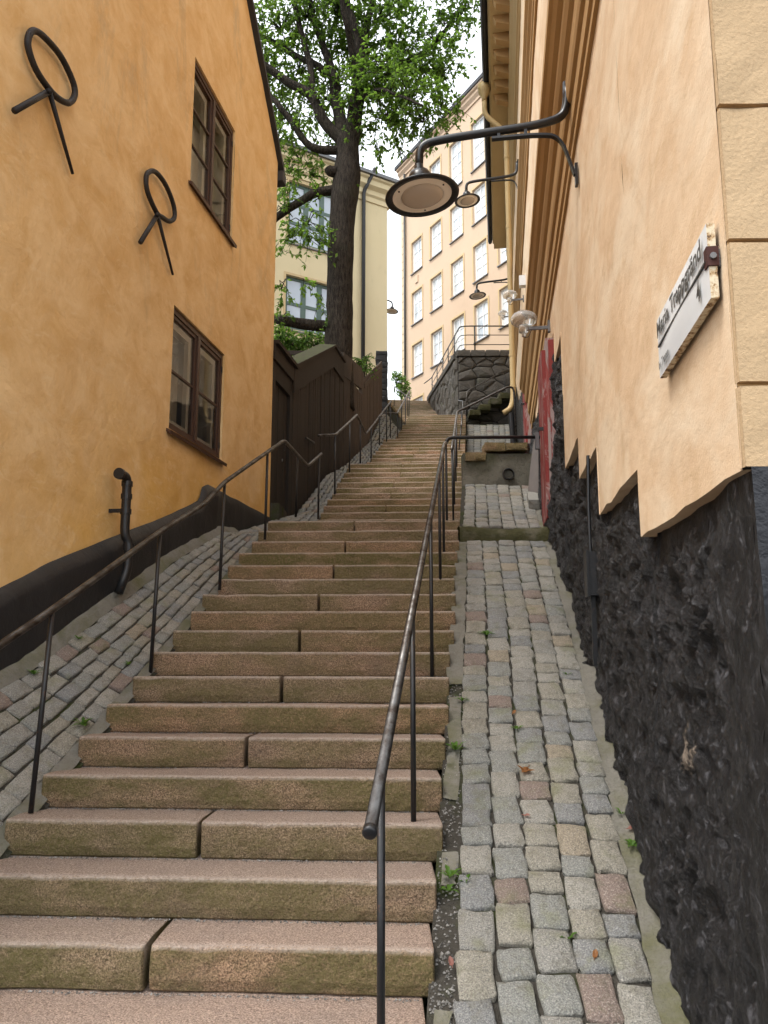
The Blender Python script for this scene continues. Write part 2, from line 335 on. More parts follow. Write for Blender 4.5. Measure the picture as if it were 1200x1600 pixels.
# plants
a = N('bark', .9, .15); f = a.noise(10, 6, .7, a.scaled((3,3,.55)), .6); g = a.noise(34, 5, .7, a.scaled((2,2,.5)))
c = a.mix(a.ramp(f, [(.35,0),(.68,1)]), (.014,.011,.009), (.105,.085,.066)); c = a.mix(a.ramp(a.noise(1.4, 4), [(.55,0),(.7,.35)]), c, (.07,.072,.045)); a.color(c); a.bump((f, 1, .12), (g, 1, .05)); M['bark'] = a.m
def leafmat(key, c0, c1, tl):
    a = N(key, .5, .35); r = a.noise(4, 4, .6); ri = a.n('ShaderNodeNewGeometry').outputs['Random Per Island']; col = a.mix(a.ramp(a.math('ADD', a.math('MULTIPLY', r, .6), a.math('MULTIPLY', ri, .4)), [(.3,0),(.7,1)]), c0, c1); a.color(col)
    t = a.n('ShaderNodeBsdfTranslucent'); a.l(a.mix(.5, col, tl), t.inputs[0]); ms = a.n('ShaderNodeMixShader'); ms.inputs[0].default_value = .55
    a.l(a.b.outputs[0], ms.inputs[1]); a.l(t.outputs[0], ms.inputs[2]); a.l(ms.outputs[0], a.t.nodes['Material Output'].inputs['Surface']); M[key] = a.m
leafmat('leaf', (.030,.075,.010), (.115,.205,.028), (.30,.50,.06)); leafmat('bush_leaf', (.05,.12,.02), (.13,.24,.04), (.25,.42,.06)); leafmat('weed_leaf', (.05,.13,.018), (.12,.24,.035), (.16,.3,.05))
leafmat('dry_leaf', (.33,.13,.04), (.42,.20,.08), (.4,.2,.08)); leafmat('pink_leaf', (.36,.15,.12), (.45,.22,.18), (.4,.2,.15))
simple('asphalt', (.05,.05,.05), .9, .2, 0, .3, 6, .5); simple('earth', (.05,.045,.03), .95, .1, 0, .4, 2, .5)

# ================================================================== GROUND
def hill(y): return pl(y, [(2.2,-1.66),(2.6,-2.3),(8,.0),(10,.4),(14,1.9),(18,3.4),(23,5.2),(25,5.6),(33,9.4),(33.4,10.0),(60,10.0),(900,10.0)])
ys = [-800,-200,-60,-20,-6,0,2.2,2.6,8,10,14,18,23,25,33,33.4,60,200,900]; xs = [-800,-200,-50,-20,-8,-4,-2,0,2,4,8,20,50,200,800]
mb = MB(); n = len(xs)
for y in ys:
    for x in xs: mb.v.append((x, y, hill(y)))
mb.f = [(j*n+i, j*n+i+1, (j+1)*n+i+1, (j+1)*n+i) for j in range(len(ys)-1) for i in range(n-1)]
struct(mb.build('ground', M['asphalt']))

# ================================================================== STAIRS
RI = .15
def ZK(k): return RI*(k-8)
FL = [  # first k, last k, Y of first nosing, tread, left edge(Y), right edge(Y)
 (-3, 16, 2.14, .33, lambda y: -1.78+.114*(y-4.12), lambda y: .187+.122*(y-3.13)),
 (17, 28, 10.04, .33, lambda y: -.95+.085*(y-10.04), lambda y: 1.03+.114*(y-10.04)),
 (29, 37, 14.54, .33, lambda y: -.37+.14*(y-14.54), lambda y: 1.55+.114*(y-14.54)),
 (38, 51, 18.28, .33, lambda y: .19+.133*(y-18.28), lambda y: 1.98+.114*(y-18.28)),
 (52, 76, 24.5, .36, lambda y: .95-.09*(y-24.5), lambda y: 2.27-.035*(y-24.5))]
def stairline(y):                      # nosing height along the stairs
    for a, b, y0, t, _, _ in FL:
        y1 = y0+(b-a)*t
        if y < y0: return ZK(a-1)
        if y <= y1: return ZK(a)+(y-y0)/t*RI
    return ZK(76)
def sl_left(y):
    return pl(y, [(2,-2.02),(8.22,-1.313),(8.9,-1.24),(10.04,-.95),(13.67,-.64),(14.54,-.37),(17.2,0),(18.28,.19),(22.6,.76),(24.5,.95)])
def sl_right(y): return pl(y, [(2,.05),(8.2,.806),(10.04,1.03),(13.7,1.447),(14.54,1.55),(17.2,1.853),(18.28,1.98),(22.6,2.47)])
mb = MB()
for i, (a, b, y0, t, xl, xr) in enumerate(FL):
    y1 = y0+(b-a)*t; zb = ZK(a)-1.4
    q = []
    for y, z in ((y0+.06, ZK(a)-.20), (y1+.3, ZK(b)-.20)):
        q.append((y, z))
    (ya, za), (yb, zb2) = q
    x = [xl(ya)+.03, xr(ya)-.03, xr(yb)-.03, xl(yb)+.03]
    mb.hexa([(x[0],ya,za-1.2),(x[1],ya,za-1.2),(x[2],yb,zb2-1.2),(x[3],yb,zb2-1.2),(x[0],ya,za),(x[1],ya,za),(x[2],yb,zb2),(x[3],yb,zb2)])
    ye = FL[i+1][2]+.1 if i < 4 else 33.6
    xa, xb = xl(y1+.3), xr(y1+.3); xe, xf = (FL[i+1][4](ye), FL[i+1][5](ye)) if i < 4 else (xa, xb)
    z = ZK(b)-.026
    mb.hexa([(xa,y1+.25,z-1),(xb,y1+.25,z-1),(xf-.02,ye,z-1),(xe,ye,z-1),(xa,y1+.25,z),(xb,y1+.25,z),(xf-.02,ye,z),(xe,ye,z)])
stairs = struct(mb.build('stairs', M['soil']))
PROF = [(.022,-.172),(.006,-.160),(-.003,-.12),(-.002,-.07),(0,-.020),(.003,-.006),(.010,-.0005),(.05,-.001),(.13,-.006),(.22,-.013),(.33,-.021),(.43,-.021),(.43,-.172)]   # worn treads dip a little towards the riser behind
def step_block(k, xa, xb, Y, skew, fine):
    z0 = ZK(k); n = max(2, int((xb-xa)/fine)); rings = []; sd_ = rnd(0, 50)
    xsn = [0, .006]+[(xb-xa)*i/n for i in range(1, n)]+[xb-xa-.006, xb-xa]
    for j, s in enumerate(xsn):
        x = xa+s; yc = Y-skew*x; ring = []; end = j in (0, len(xsn)-1)
        for d, h in PROF:
            p = V((x, yc+d, z0+h)); q = p+V((sd_, 0, 0))
            if d < .06:
                e = nz(q, 4, 3); p.y += e*.009+ (nz(q, 22, 2))*.005
                if -.03 < h < 0: ch = max(0, nz(q, 7, 3)-.22); p.z -= ch*.016; p.y += ch*.014
            elif -.03 < h: p.z += nz(q, 3, 3)*.006
            if end: p += (V((x, yc+.21, z0-.085))-p)*.035
            ring.append(p)
        rings.append(ring)
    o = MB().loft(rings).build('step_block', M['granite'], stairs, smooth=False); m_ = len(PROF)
    at = o.data.attributes.new('edge_light_wear', 'FLOAT', 'POINT')
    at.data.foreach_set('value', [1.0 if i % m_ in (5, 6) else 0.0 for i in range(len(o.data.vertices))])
    return o
for i, (a, b, y0, t, xl, xr) in enumerate(FL):
    for k in range(a, b+1):
        Y = y0+(k-a)*t; skew = .05 if i < 3 else (.03 if i == 3 else -.10)
        x0, x1 = xl(Y)+rnd(-.02, .02), xr(Y)+rnd(-.012, .012)
        fine = .05 if k < 6 else (.09 if k < 17 else (.2 if i < 3 else .5))
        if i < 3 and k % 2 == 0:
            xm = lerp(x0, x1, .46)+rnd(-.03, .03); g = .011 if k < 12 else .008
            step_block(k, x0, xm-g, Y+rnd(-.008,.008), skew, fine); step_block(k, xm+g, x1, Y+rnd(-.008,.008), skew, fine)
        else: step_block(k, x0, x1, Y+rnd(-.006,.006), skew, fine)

# ================================================================== COBBLED RAMPS
def cobble_mesh(i):
    g = [-.5,-.43,0,.43,.5]; mb = MB(); vs_ = []
    for yy in g:
        for xx in g:
            r = max(abs(xx), abs(yy)); x, y = xx, yy
            if abs(xx) == .5 and abs(yy) == .5: x *= .94; y *= .94
            x += rnd(-.04,.04) if abs(xx) > .3 else rnd(-.05,.05); y += rnd(-.05,.05) if abs(yy) > .3 else rnd(-.05,.05)
            zz = rnd(-.10,.10)-(.26 if r == .5 else (.01 if r == .43 else -.01))
            vs_.append((x, y, zz))
    fs = [(j*5+i2, j*5+i2+1, j*5+i2+6, j*5+i2+5) for j in range(4) for i2 in range(4)]
    ringi = [0,1,2,3,4,9,14,19,24,23,22,21,20,15,10,5]
    low = [(vs_[q][0]*.97, vs_[q][1]*.97, -1.0) for q in ringi]
    fs += [(ringi[(q+1) % 16], ringi[q], 25+q, 25+(q+1) % 16) for q in range(16)]
    me = MB().add(vs_+low, fs).mesh('cobble', True, False); me.materials.append(M['cobble'])
    return me
COB = [cobble_mesh(i) for i in range(14)]
def cobbles(root, surf, b0, b1, ncol, lmin, lmax, a0=0, a1=1, skip=None, gap=.010, wob=.022):
    wts = [1+rnd(-.12,.12) for _ in range(ncol)]; tot = sum(wts); acc = 0
    for c in range(ncol):
        ca = a0+(a1-a0)*acc/tot; cb = a0+(a1-a0)*(acc+wts[c])/tot; acc += wts[c]
        b = b0+rnd(0, lmax*.5)
        while b < b1-lmin*.6:
            l = min(rnd(lmin, lmax), b1-b); bc = b+l/2; ac = (ca+cb)/2+ math.sin(bc*2.1+c)*.006
            p = surf(ac, bc)
            if not (skip and skip(ac, bc)):
                u = surf(cb, bc)-surf(ca, bc); v = surf(ac, bc+l/2)-surf(ac, bc-l/2); n_ = u.cross(v).normalized()
                if n_.z < 0: n_ = -n_
                n_ = (n_+V((rnd(-1,1), rnd(-1,1), 0))*wob).normalized()
                x = u.normalized(); x = (x-n_*x.dot(n_)).normalized(); y = n_.cross(x)
                vv = v.normalized(); sk = vv.dot(x)
                rt = rnd(-.06,.06); x, y = x+y*rt, y-x*rt; y2 = (y+x*sk*.8)
                wdt = u.length-gap*rnd(.7,1.5); ln = v.length-gap*rnd(.7,1.6)
                if random.random() < .5: x, y2 = -x, -y2
                pp = p+n_*rnd(-.006,.006)
                mat = Matrix(((x.x*wdt,y2.x*ln,n_.x*.05,pp.x),(x.y*wdt,y2.y*ln,n_.y*.05,pp.y),(x.z*wdt,y2.z*ln,n_.z*.05,pp.z),(0,0,0,1)))
                mkobj('cobble', random.choice(COB), None, root, M=mat)
            b += l
def bed(name, surf, b0, b1, nb, drop, mat, na=4):
    def fn(i, j):
        p = surf(i, lerp(b0, b1, j)); return p+V((0,0,-drop+nz(p, 7, 3)*.008))
    return struct(MB().grid(na, nb, fn).build(name, M[mat], smooth=True, recalc=False))
# right lane ------------------------------------------------------
def lane(f):                                    # surface between stairs (a=0) and wall (a=1) at height f(Y)
    def s(a_, y):
        xa = sl_right(y)-.0; xb = R(y, 0, pl(y, [(6.2,-.03),(9,.07)])).x
        return V((lerp(xa, xb, a_), y, f(y)+ .012*math.sin(a_*3.0)))
    return s
z1 = lambda y: -2.70+.4545*y
s1 = lane(z1)
ramp1 = bed('cobbled_ramp', lambda a_, y: s1(a_*1.06-.02, y), 2.3, 8.02, 60, .028, 'soil', 8)
def wid(y): return R(y,0,.08).x-sl_right(y)
cobbles(ramp1, s1, 2.3, 7.98, 5, .115, .205, .085, .885)
def kerbstrip(name, surf, a0, a1, b0, b1, lift, mat, parent, nb=60):
    def fn(i, j):
        y = lerp(b0, b1, j); q = surf(lerp(a0, a1, i), y); p = surf(lerp(a0, a1, i)+nz(q, 8, 3)*.016, y+nz(q+V((3,0,0)), 6, 2)*.02); return p+V((0,0,lift(i)+nz(p, 9, 3)*.014))
    return MB().grid(5, nb, fn).build(name, M[mat], parent, smooth=True, recalc=False)
kerbstrip('edge_mortar', s1, .875, 1.08, 2.3, 7.98, lambda i: -.012+.075*i*i, 'concrete', ramp1, 90)
kerbstrip('step_side_mortar', s1, -.03, .085, 5.2, 7.98, lambda i: -.014, 'concrete', ramp1, 60)
kerbstrip('mortar_patch', s1, .01, .075, 2.3, 3.0, lambda i: -.016, 'concrete', ramp1, 12)
kerbstrip('mortar_patch', s1, .005, .08, 3.55, 3.75, lambda i: -.018, 'concrete', ramp1, 8)
kerbstrip('mortar_patch', s1, .0, .082, 4.1, 5.05, lambda i: -.016, 'concrete', ramp1, 10)
# mossy cross kerb
mb = MB(); xa, xb = sl_right(8.05)+.01, R(8.05,0,.02).x
def kf(i, j):
    x = lerp(xa, xb, i); prof = [(0,.90),(.0,1.02),(.025,1.075),(.08,1.10),(.2,1.105),(.30,1.10),(.32,1.0)]
    q = prof[round(j*6)]; p = V((x, 8.0+q[0]+.03*math.sin(i*3), q[1]-.03*math.sin(i*3.1))); return p+V((0, nz(p,7)*.012, nz(p,9)*.014))
struct(MB().grid(40, 6, kf).build('cross_kerb', M['mosskerb'], smooth=True, recalc=False))
z2 = lambda y: 1.09+.44*(y-8.3)
s2 = lane(z2); ramp2 = bed('cobbled_ramp', s2, 8.28, 10.32, 20, .03, 'soil', 6)
cobbles(ramp2, s2, 8.32, 10.28, 6, .12, .19, .045, .90)
kerbstrip('edge_mortar', s2, .89, 1.1, 8.28, 10.32, lambda i: -.01+.08*i, 'concrete', ramp2, 20)
def z3(y): return pl(y, [(10.4,2.40),(19.3,4.46),(22.9,6.32)])
s3 = lane(z3); ramp3 = bed('cobbled_ramp', s3, 10.35, 23.0, 40, .03, 'soil', 6)
cobbles(ramp3, s3, 10.6, 12.2, 5, .2, .26, .05, .92); cobbles(ramp3, s3, 18.7, 22.6, 7, .20, .30, .03, .93)
# cement retaining wall with drain pipe and rough blocks on top
rw = thing('retaining_wall', 'low cracked cement retaining wall with black drain pipe, between stairs and black house base', 'wall', (1.5,10.3,1.9))
xa, xb = sl_right(10.3)+.02, R(10.3,0,.10).x
def wf(i, j):
    x = lerp(xa, xb, i); zt = 2.40; p = V((x, 10.3, lerp(1.85, zt, j))); return p+V((0, nz(p,3)*.03+nz(p,14)*.008, 0))
MB().grid(24, 14, wf).build('wall_face', M['cement'], rw, smooth=True)
MB().hexa([(xa,10.34,1.5),(xb,10.34,1.5),(xb,10.5,1.5),(xa,10.5,1.5),(xa,10.34,2.395),(xb,10.34,2.395),(xb,10.5,2.395),(xa,10.5,2.395)]).build('wall_core', M['cement'], rw)
pc = P(794, 741, 10.28); pm = MB().tube([pc+V((0,.25,0)), pc+V((0,-.045,0))], .078, 20, False).tube([pc+V((0,.25,0)), pc+V((0,-.045,0))], .066, 20, False)
ringo = [pc+V((.078*math.cos(t*math.tau/20),-.045,.078*math.sin(t*math.tau/20))) for t in range(20)]; ringi = [pc+V((.066*math.cos(t*math.tau/20),-.045,.066*math.sin(t*math.tau/20))) for t in range(20)]
pm.loft([ringo, ringi], False); pm.build('drain_pipe', M['iron'], rw, smooth=False)
MB().tube([pc+V((0,.16,0)), pc+V((0,.165,0))], .0655, 20).build('pipe_inside', M['black_paint'], rw)
def roughbox(mb, x0, x1, y0, y1, z0, z1, amp=.012, n=4, ofs=0):
    """box with noisy faces"""
    def nzp(p): q = V(p)+V((ofs,0,0)); return V(p)+V((nz(q,8),nz(q+V((9,0,0)),8),nz(q+V((0,9,0)),8)))*amp
    b = bmesh.new(); bmesh.ops.create_cube(b, size=1)
    bmesh.ops.subdivide_edges(b, edges=b.edges[:], cuts=n-1, use_grid_fill=True)
    vs_ = []
    for v in b.verts:
        c = v.co; k = [abs(c.x) > .49, abs(c.y) > .49, abs(c.z) > .49]; s = 1 if sum(k) < 2 else .965
        vs_.append(nzp(((x0+x1)/2+c.x*s*(x1-x0), (y0+y1)/2+c.y*s*(y1-y0), (z0+z1)/2+c.z*s*(z1-z0))))
    b.verts.index_update(); fs = [tuple(v.index for v in f.verts) for f in b.faces]; b.free()
    return mb.add(vs_, fs)
for (x0,y0_,x1,y1_) in ((727,720,759.5,707),(757,704.5,789,691.5),(790,703,824,692)):
    A = P(x0, y0_, 10.26); B = P(x1, y1_, 10.26)
    roughbox(MB(), A.x, B.x, 10.24, 10.6, A.z, B.z, .010, 3).build('coping_block', M['granite'], rw)
# left lane -------------------------------------------------------
def rampL(a_, y):                                # a=0 house wall, a=1 stairs
    w_ = L(y,0,.10).x; s_ = sl_left(y)+.0
    zs_ = stairline(y)-.145; zw = pl(y, [(2,-1.30+.42),(4.84,-.24),(7.1,.70),(8.2,1.05),(8.8,1.12),(9.6,1.12)])
    if y > 8.2: zs_ = min(zs_, 1.14)
    return V((lerp(w_, s_, a_), y, lerp(zw, zs_, max(0,a_)**.8)))
rampA = bed('cobbled_ramp', lambda a_, y: rampL(a_*1.04, y), 2.4, 8.8, 60, .03, 'soil', 8)
cobbles(rampA, rampL, 2.9, 8.62, 5, .135, .21, .07, .90)
kerbstrip('edge_mortar', rampL, -.12, .075, 2.4, 8.8, lambda i: .06-.07*i, 'concrete', rampA, 80)
kerbstrip('step_side_mortar', rampL, .89, 1.02, 2.4, 8.3, lambda i: -.004, 'concrete', rampA, 80)
def fbase(y): return pl(y, [(8.2,1.0),(8.8,1.13),(10.3,1.5),(11.4,1.72),(13.3,2.69),(15,3.25),(17.8,4.41),(20.1,5.8),(21,6.2)])
def rampU(a_, y):
    w_ = L(y,0,.04).x; s_ = sl_left(y)-.01
    return V((lerp(w_, s_, a_), y, lerp(fbase(y), max(stairline(y)-.10, 1.06), a_)))
rampB = bed('cobbled_ramp', rampU, 8.35, 20.6, 64, .03, 'soil', 6)
cobbles(rampB, rampU, 8.62, 13.9, 4, .16, .25, .03, .97, gap=.02); cobbles(rampB, rampU, 13.9, 20.4, 6, .20, .30, .02, .97, gap=.02)
# upper street
def us(i, j): return V((lerp(-8, 14, i), lerp(33.3, 48, j), 10.06))
struct(MB().grid(2, 2, us).build('upper_street', M['asphalt']))
# gravel in the strip beside the steps and at the riser feet
gm = MB()
def pebble(p, r):
    a_ = [V((rnd(-1,1),rnd(-1,1),rnd(-.4,1))).normalized()*r*rnd(.6,1.2) for _ in range(4)]
    gm.add([p+V((r,0,0)), p+V((-r*.6,r*.8,0)), p+V((-r*.5,-r*.9,0)), p+V((rnd(-.3,.3)*r,rnd(-.3,.3)*r,r*rnd(.7,1.2)))], [(0,1,3),(1,2,3),(2,0,3)])
for _ in range(1500):
    y = 2.4+5.4*random.random()**1.5; p = s1(rnd(-.01,.09), y); pebble(p+V((0,0,-.026)), rnd(.004,.010))
for k in range(-2, 9):
    Y = 2.14+(k+3)*.33
    for _ in range(330 if k < 3 else 160):
        x = lerp(sl_left(Y)+.02, sl_right(Y)-.02, random.random()); d = .33-abs(random.gauss(0,.012))
        pebble(V((x, Y-.05*x+d-.004, ZK(k)-.0165)), rnd(.0025,.006))
struct(gm.build('gravel', M['gravel'], recalc=False), 'stuff')

# ================================================================== LEFT OCHRE HOUSE
def refine(br, step):
    out = []
    for a, b in zip(br, br[1:]):
        n = max(1, round((b-a)/step)); out += [a+(b-a)*i/n for i in range(n)]
    return out+[br[-1]]
def wall_grid(mb, F, yb, zb, holes, step, depth, amp=0, top=None):
    ybs = sorted(set(yb+[h[0] for h in holes]+[h[1] for h in holes])); zbs = sorted(set(zb+[h[2] for h in holes]+[h[3] for h in holes]))
    Y, Z = refine(ybs, step), refine(zbs, step); idx = {}
    def vert(i, j):
        if (i, j) not in idx:
            y, z = Y[i], Z[j]
            if top: z = min(z, top(y))
            p = F(y, z, 0); q = F(y, z, amp*(nz(p, .9, 3)*1.0+nz(p, 4, 2)*.25)) if amp else p
            idx[(i, j)] = len(mb.v); mb.v.append(tuple(q))
        return idx[(i, j)]
    for i in range(len(Y)-1):
        for j in range(len(Z)-1):
            yc, zc = (Y[i]+Y[i+1])/2, (Z[j]+Z[j+1])/2
            if any(h[0] < yc < h[1] and h[2] < zc < h[3] for h in holes): continue
            if top and Z[j] >= max(top(Y[i]), top(Y[i+1])): continue
            mb.f.append((vert(i,j), vert(i+1,j), vert(i+1,j+1), vert(i,j+1)))
    for y0, y1, z0, z1 in holes:
        for (p, q) in (((y0,z0),(y1,z0)),((y1,z0),(y1,z1)),((y1,z1),(y0,z1)),((y0,z1),(y0,z0))):
            mb.add([F(*p,.004), F(*q,.004), F(*q,-depth), F(*p,-depth)], [(0,1,2,3)])
    return mb
HY0, HY1 = 2.2, 10.28
def gable(y): return 6.72+.9*(HY1-y) if y > 6.24 else 6.72+.9*(HY1-6.24)-.9*(6.24-y)
oh = thing('ochre_house', 'ochre plastered gable house with black plinth left of the stairs', 'house', L(6, -1.6))
W1 = (7.05, 8.43, 1.89, 3.12); W2 = (7.30, 8.53, 4.57, 6.00)
wm = wall_grid(MB(), L, [HY0, HY1], [-1.8, 10.5], [W1, W2], .16, .16, .012, gable)
wm.build('wall', M['ochre'], oh, smooth=True, recalc=False)
# ends and back so that the house is a closed body
bk = 5.0
MB().add([L(HY1,-1.8,0),L(HY1,-1.8,-bk),L(HY1,6.72,-bk),L(HY1,6.72,0)],[(0,1,2,3)]).add([L(HY0,-1.8,0),L(HY0,-1.8,-bk),L(HY0,6.7,-bk),L(HY0,6.7,0)],[(0,1,2,3)]).add([L(HY0,-1.8,-bk),L(HY1,-1.8,-bk),L(HY1,6.72,-bk),L(6.24,10.3,-bk),L(HY0,6.7,-bk)],[(0,1,2,3,4)]).build('rear_wall', M['ochre'], oh)
# roof: dark sheet with a thin barge edge projecting past the wall
rm = MB()
for (ya, yb) in ((6.24, HY1+.16), (6.24, HY0-.2)):
    za, zb_ = gable(6.24), 6.72-.9*.16 if yb > 6 else 6.72-.9*.0-.18
    rm.hexa([L(ya,za+.02,.07),L(yb,zb_+.02,.07),L(yb,zb_+.02,-bk-.1),L(ya,za+.02,-bk-.1),L(ya,za+.10,.07),L(yb,zb_+.10,.07),L(yb,zb_+.10,-bk-.1),L(ya,za+.10,-bk-.1)])
roof = rm.build('roof', M['roof_dark'], oh)
MB().fbox(L, HY1+.0, HY1+.17, 6.45, 6.60, -.10, .085).build('eave_return', M['roof_dark'], roof)
# black plinth with bevelled top ledge; its top follows the slope, then runs level
ptop = []
for px, py in ((0,929),(83,885),(183,845),(233,824),(292,798),(316,787),(321,766),(329,762)): p = LP(px, py, .04); ptop.append((p.y, p.z))
ptop = [(2.2, ptop[0][1]-(ptop[0][0]-2.2)*.55)]+ptop+[(8.62, ptop[-1][1]),(HY1, ptop[-1][1]-.02)]
def pz(y): return pl(y, ptop)
def plf(i, j):
    y = lerp(HY0, HY1-.002, i); zt = pz(y); zb_ = rampL(0, y).z-.45; t = .065 if y < 8.2 else lerp(.065, .02, min(1, (y-8.2)/.25))
    prof = [(0,zt+.03),(t*.35,zt+.012),(t*.9,zt-.05),(t,zt-.08)]
    if j < .31: o, zz = prof[min(3, round(j*10))]
    else: o, zz = t+.0, lerp(zt-.08, zb_, (j-.3)/.7)
    p = L(y, zz, 0); return L(y, zz+nz(p,1.3)*.012*(j < .4), o+nz(p,2.2)*.012+.006)
MB().grid(160, 10, plf).build('plinth', M['black_paint'], oh, smooth=True, recalc=False)
def casement_window(root, F, W, rows, sill_col, out=-.02):
    y0, y1, z0, z1 = W; d0, d1 = out-.07, out
    fr = MB(); b = .042; ym = (y0+y1)/2
    fr.fbox(F,y0,y0+b,z0,z1,d0,d1).fbox(F,y1-b,y1,z0,z1,d0,d1).fbox(F,y0+b,y1-b,z1-b-.02,z1,d0,d1).fbox(F,y0+b,y1-b,z0,z0+b,d0,d1).fbox(F,ym-.03,ym+.03,z0+b,z1-b-.02,d0,d1+.006)
    win = fr.build('window', M['brown_paint'], root)
    for (a, b2) in ((y0+b, ym-.03), (ym+.03, y1-b)):
        s = .038; e0, e1 = d0+.012, d1-.012; za, zb_ = z0+b, z1-b-.02
        MB().fbox(F,a,a+s,za,zb_,e0,e1).fbox(F,b2-s,b2,za,zb_,e0,e1).fbox(F,a+s,b2-s,zb_-s,zb_,e0,e1).fbox(F,a+s,b2-s,za,za+s,e0,e1).build('casement', M['brown_paint'], win)
        h = (zb_-za-2*s)/rows
        for r in range(1, rows): MB().fbox(F,a+s,b2-s,za+s+r*h-.011,za+s+r*h+.011,e0+.01,e1-.006).build('glazing_bar', M['brown_paint'], win)
        for r in range(rows): MB().add([F(a+s,za+s+r*h+.011,e0+.03),F(b2-s,za+s+r*h+.011,e0+.03),F(b2-s,za+s+(r+1)*h-.011,e0+.03),F(a+s,za+s+(r+1)*h-.011,e0+.03)],[(0,1,2,3)]).build('pane', M['glass'], win, recalc=False)
        # white inner casement behind
        i0, i1 = d0-.035, d0+.010; s2 = .10
        MB().fbox(F,a,a+s2,za,zb_,i0,i1).fbox(F,b2-s2,b2,za,zb_,i0,i1).fbox(F,a+s2,b2-s2,zb_-s2,zb_,i0,i1).fbox(F,a+s2,b2-s2,za,za+s2,i0,i1).build('inner_casement', M['white_paint'], win)
        for hy in (za+.12, zb_-.12): MB().fbox(F, (a-.028 if a < ym-.1 else b2+.004), (a-.006 if a < ym-.1 else b2+.026), hy-.035, hy+.035, d1-.002, d1+.009).build('hinge', M['iron'], win)
    # metal sill with drip edge
    MB().hexa([F(y0-.05,z0-.07,.05),F(y1+.05,z0-.07,.05),F(y1+.05,z0-.02,-.04),F(y0-.05,z0-.02,-.04),F(y0-.05,z0-.035,.055),F(y1+.05,z0-.035,.055),F(y1+.05,z0+.006,-.04),F(y0-.05,z0+.006,-.04)]).build('sill', M[sill_col], win)
    # linings between outer and inner casement, dark room behind
    rmk = MB(); a, b2, za, zb_ = y0, y1, z0, z1
    for q in (((a,za),(b2,za)),((b2,za),(b2,zb_)),((b2,zb_),(a,zb_)),((a,zb_),(a,za))): rmk.add([F(*q[0],-.15),F(*q[1],-.15),F(*q[1],-.34),F(*q[0],-.34)],[(0,1,2,3)])
    rmk.build('lining', M['white_paint'], win)
    MB().fbox(F, y0-.3, y1+.3, z0-.3, z1+.3, -1.5, -1.45).fbox(F, y0-.35, y0-.3, z0-.3, z1+.3, -1.45, -.35).fbox(F, y1+.3, y1+.35, z0-.3, z1+.3, -1.45, -.35).fbox(F, y0-.3, y1+.3, z1+.3, z1+.35, -1.45, -.35).fbox(F, y0-.3, y1+.3, z0-.35, z0-.3, -1.45, -.35).build('room', M['room_dark'], win)
    return win
wa = casement_window(oh, L, W1, 2, 'brown_paint'); wb = casement_window(oh, L, W2, 3, 'brown_paint')
wa['label'] = 'lower window with white hand inside'; wb['label'] = 'upper three-row window with pale blind'
def curtain(F, y0, y1, z0, z1, o, mat, win):
    MB().grid(30, 2, lambda i, j: F(lerp(y0,y1,i), lerp(z0,z1,j), o+.02*math.sin(i*26)*(1-.3*j))).build('curtain', M[mat], win, smooth=True)
curtain(L, 7.2, 7.62, 1.95, 2.9, -.50, 'curtain_plum', wa); curtain(L, 7.85, 8.4, 1.9, 3.1, -.55, 'curtain_pale', wa); curtain(L, 7.3, 8.5, 4.6, 6.0, -.42, 'curtain_pale', wb)
# white hand standing on the inner sill of the lower window (display hand)
def hand_mesh():
    me = bpy.data.meshes.new('hand'); vs_ = []; es = []; rs = []
    def chain(pts, par=None):
        prev = par
        for (p, r) in pts:
            vs_.append(p); rs.append(r); i = len(vs_)-1
            if prev is not None: es.append((prev, i))
            prev = i
        return prev
    chain([((0,0,0),.027),((0,0,.03),.030),((0,0,.062),.036)])
    for x, l, b in ((-.030,.050,.004),(-.010,.060,.0),(.011,.056,.0),(.031,.044,-.003)):
        k = 2; chain([((x*.8,.0,.078),.0125),((x,.004+b,.082+l*.45),.0105),((x*1.1,.016+b,.082+l*.8),.0095),((x*1.12,.026+b,.082+l),.0075)], k)
    chain([((-.034,.006,.030),.013),((-.052,.014,.056),.0105),((-.060,.02,.076),.008)], 1)
    me.from_pydata(vs_, es, []); o = bpy.data.objects.new('tmp', me); COL.objects.link(o)
    sk = o.modifiers.new('s', 'SKIN'); o.modifiers.new('u', 'SUBSURF').levels = 2
    if not me.skin_vertices: pass
    lay = me.skin_vertices[0].data
    for i, r in enumerate(rs): lay[i].radius = (r, r*.72)
    lay[0].use_root = True
    bpy.context.view_layer.update(); dg = bpy.context.evaluated_depsgraph_get(); m2 = bpy.data.meshes.new_from_object(o.evaluated_get(dg)); bpy.data.objects.remove(o)
    m2.polygons.foreach_set('use_smooth', [True]*len(m2.polygons)); return m2
try:
    hm = hand_mesh(); hm.name = 'display_hand'
    ho = mkobj('display_hand', hm, M['plaster_hand'], M=Matrix.Translation(L(7.27, 1.955, -.27)) @ Matrix.Rotation(math.radians(100), 4, 'Z') @ Matrix.Scale(1.5, 4))
    tag(ho, 'pale display hand with raised fingers standing inside the lower house window', 'hand')
except Exception as e: print('hand failed', e)
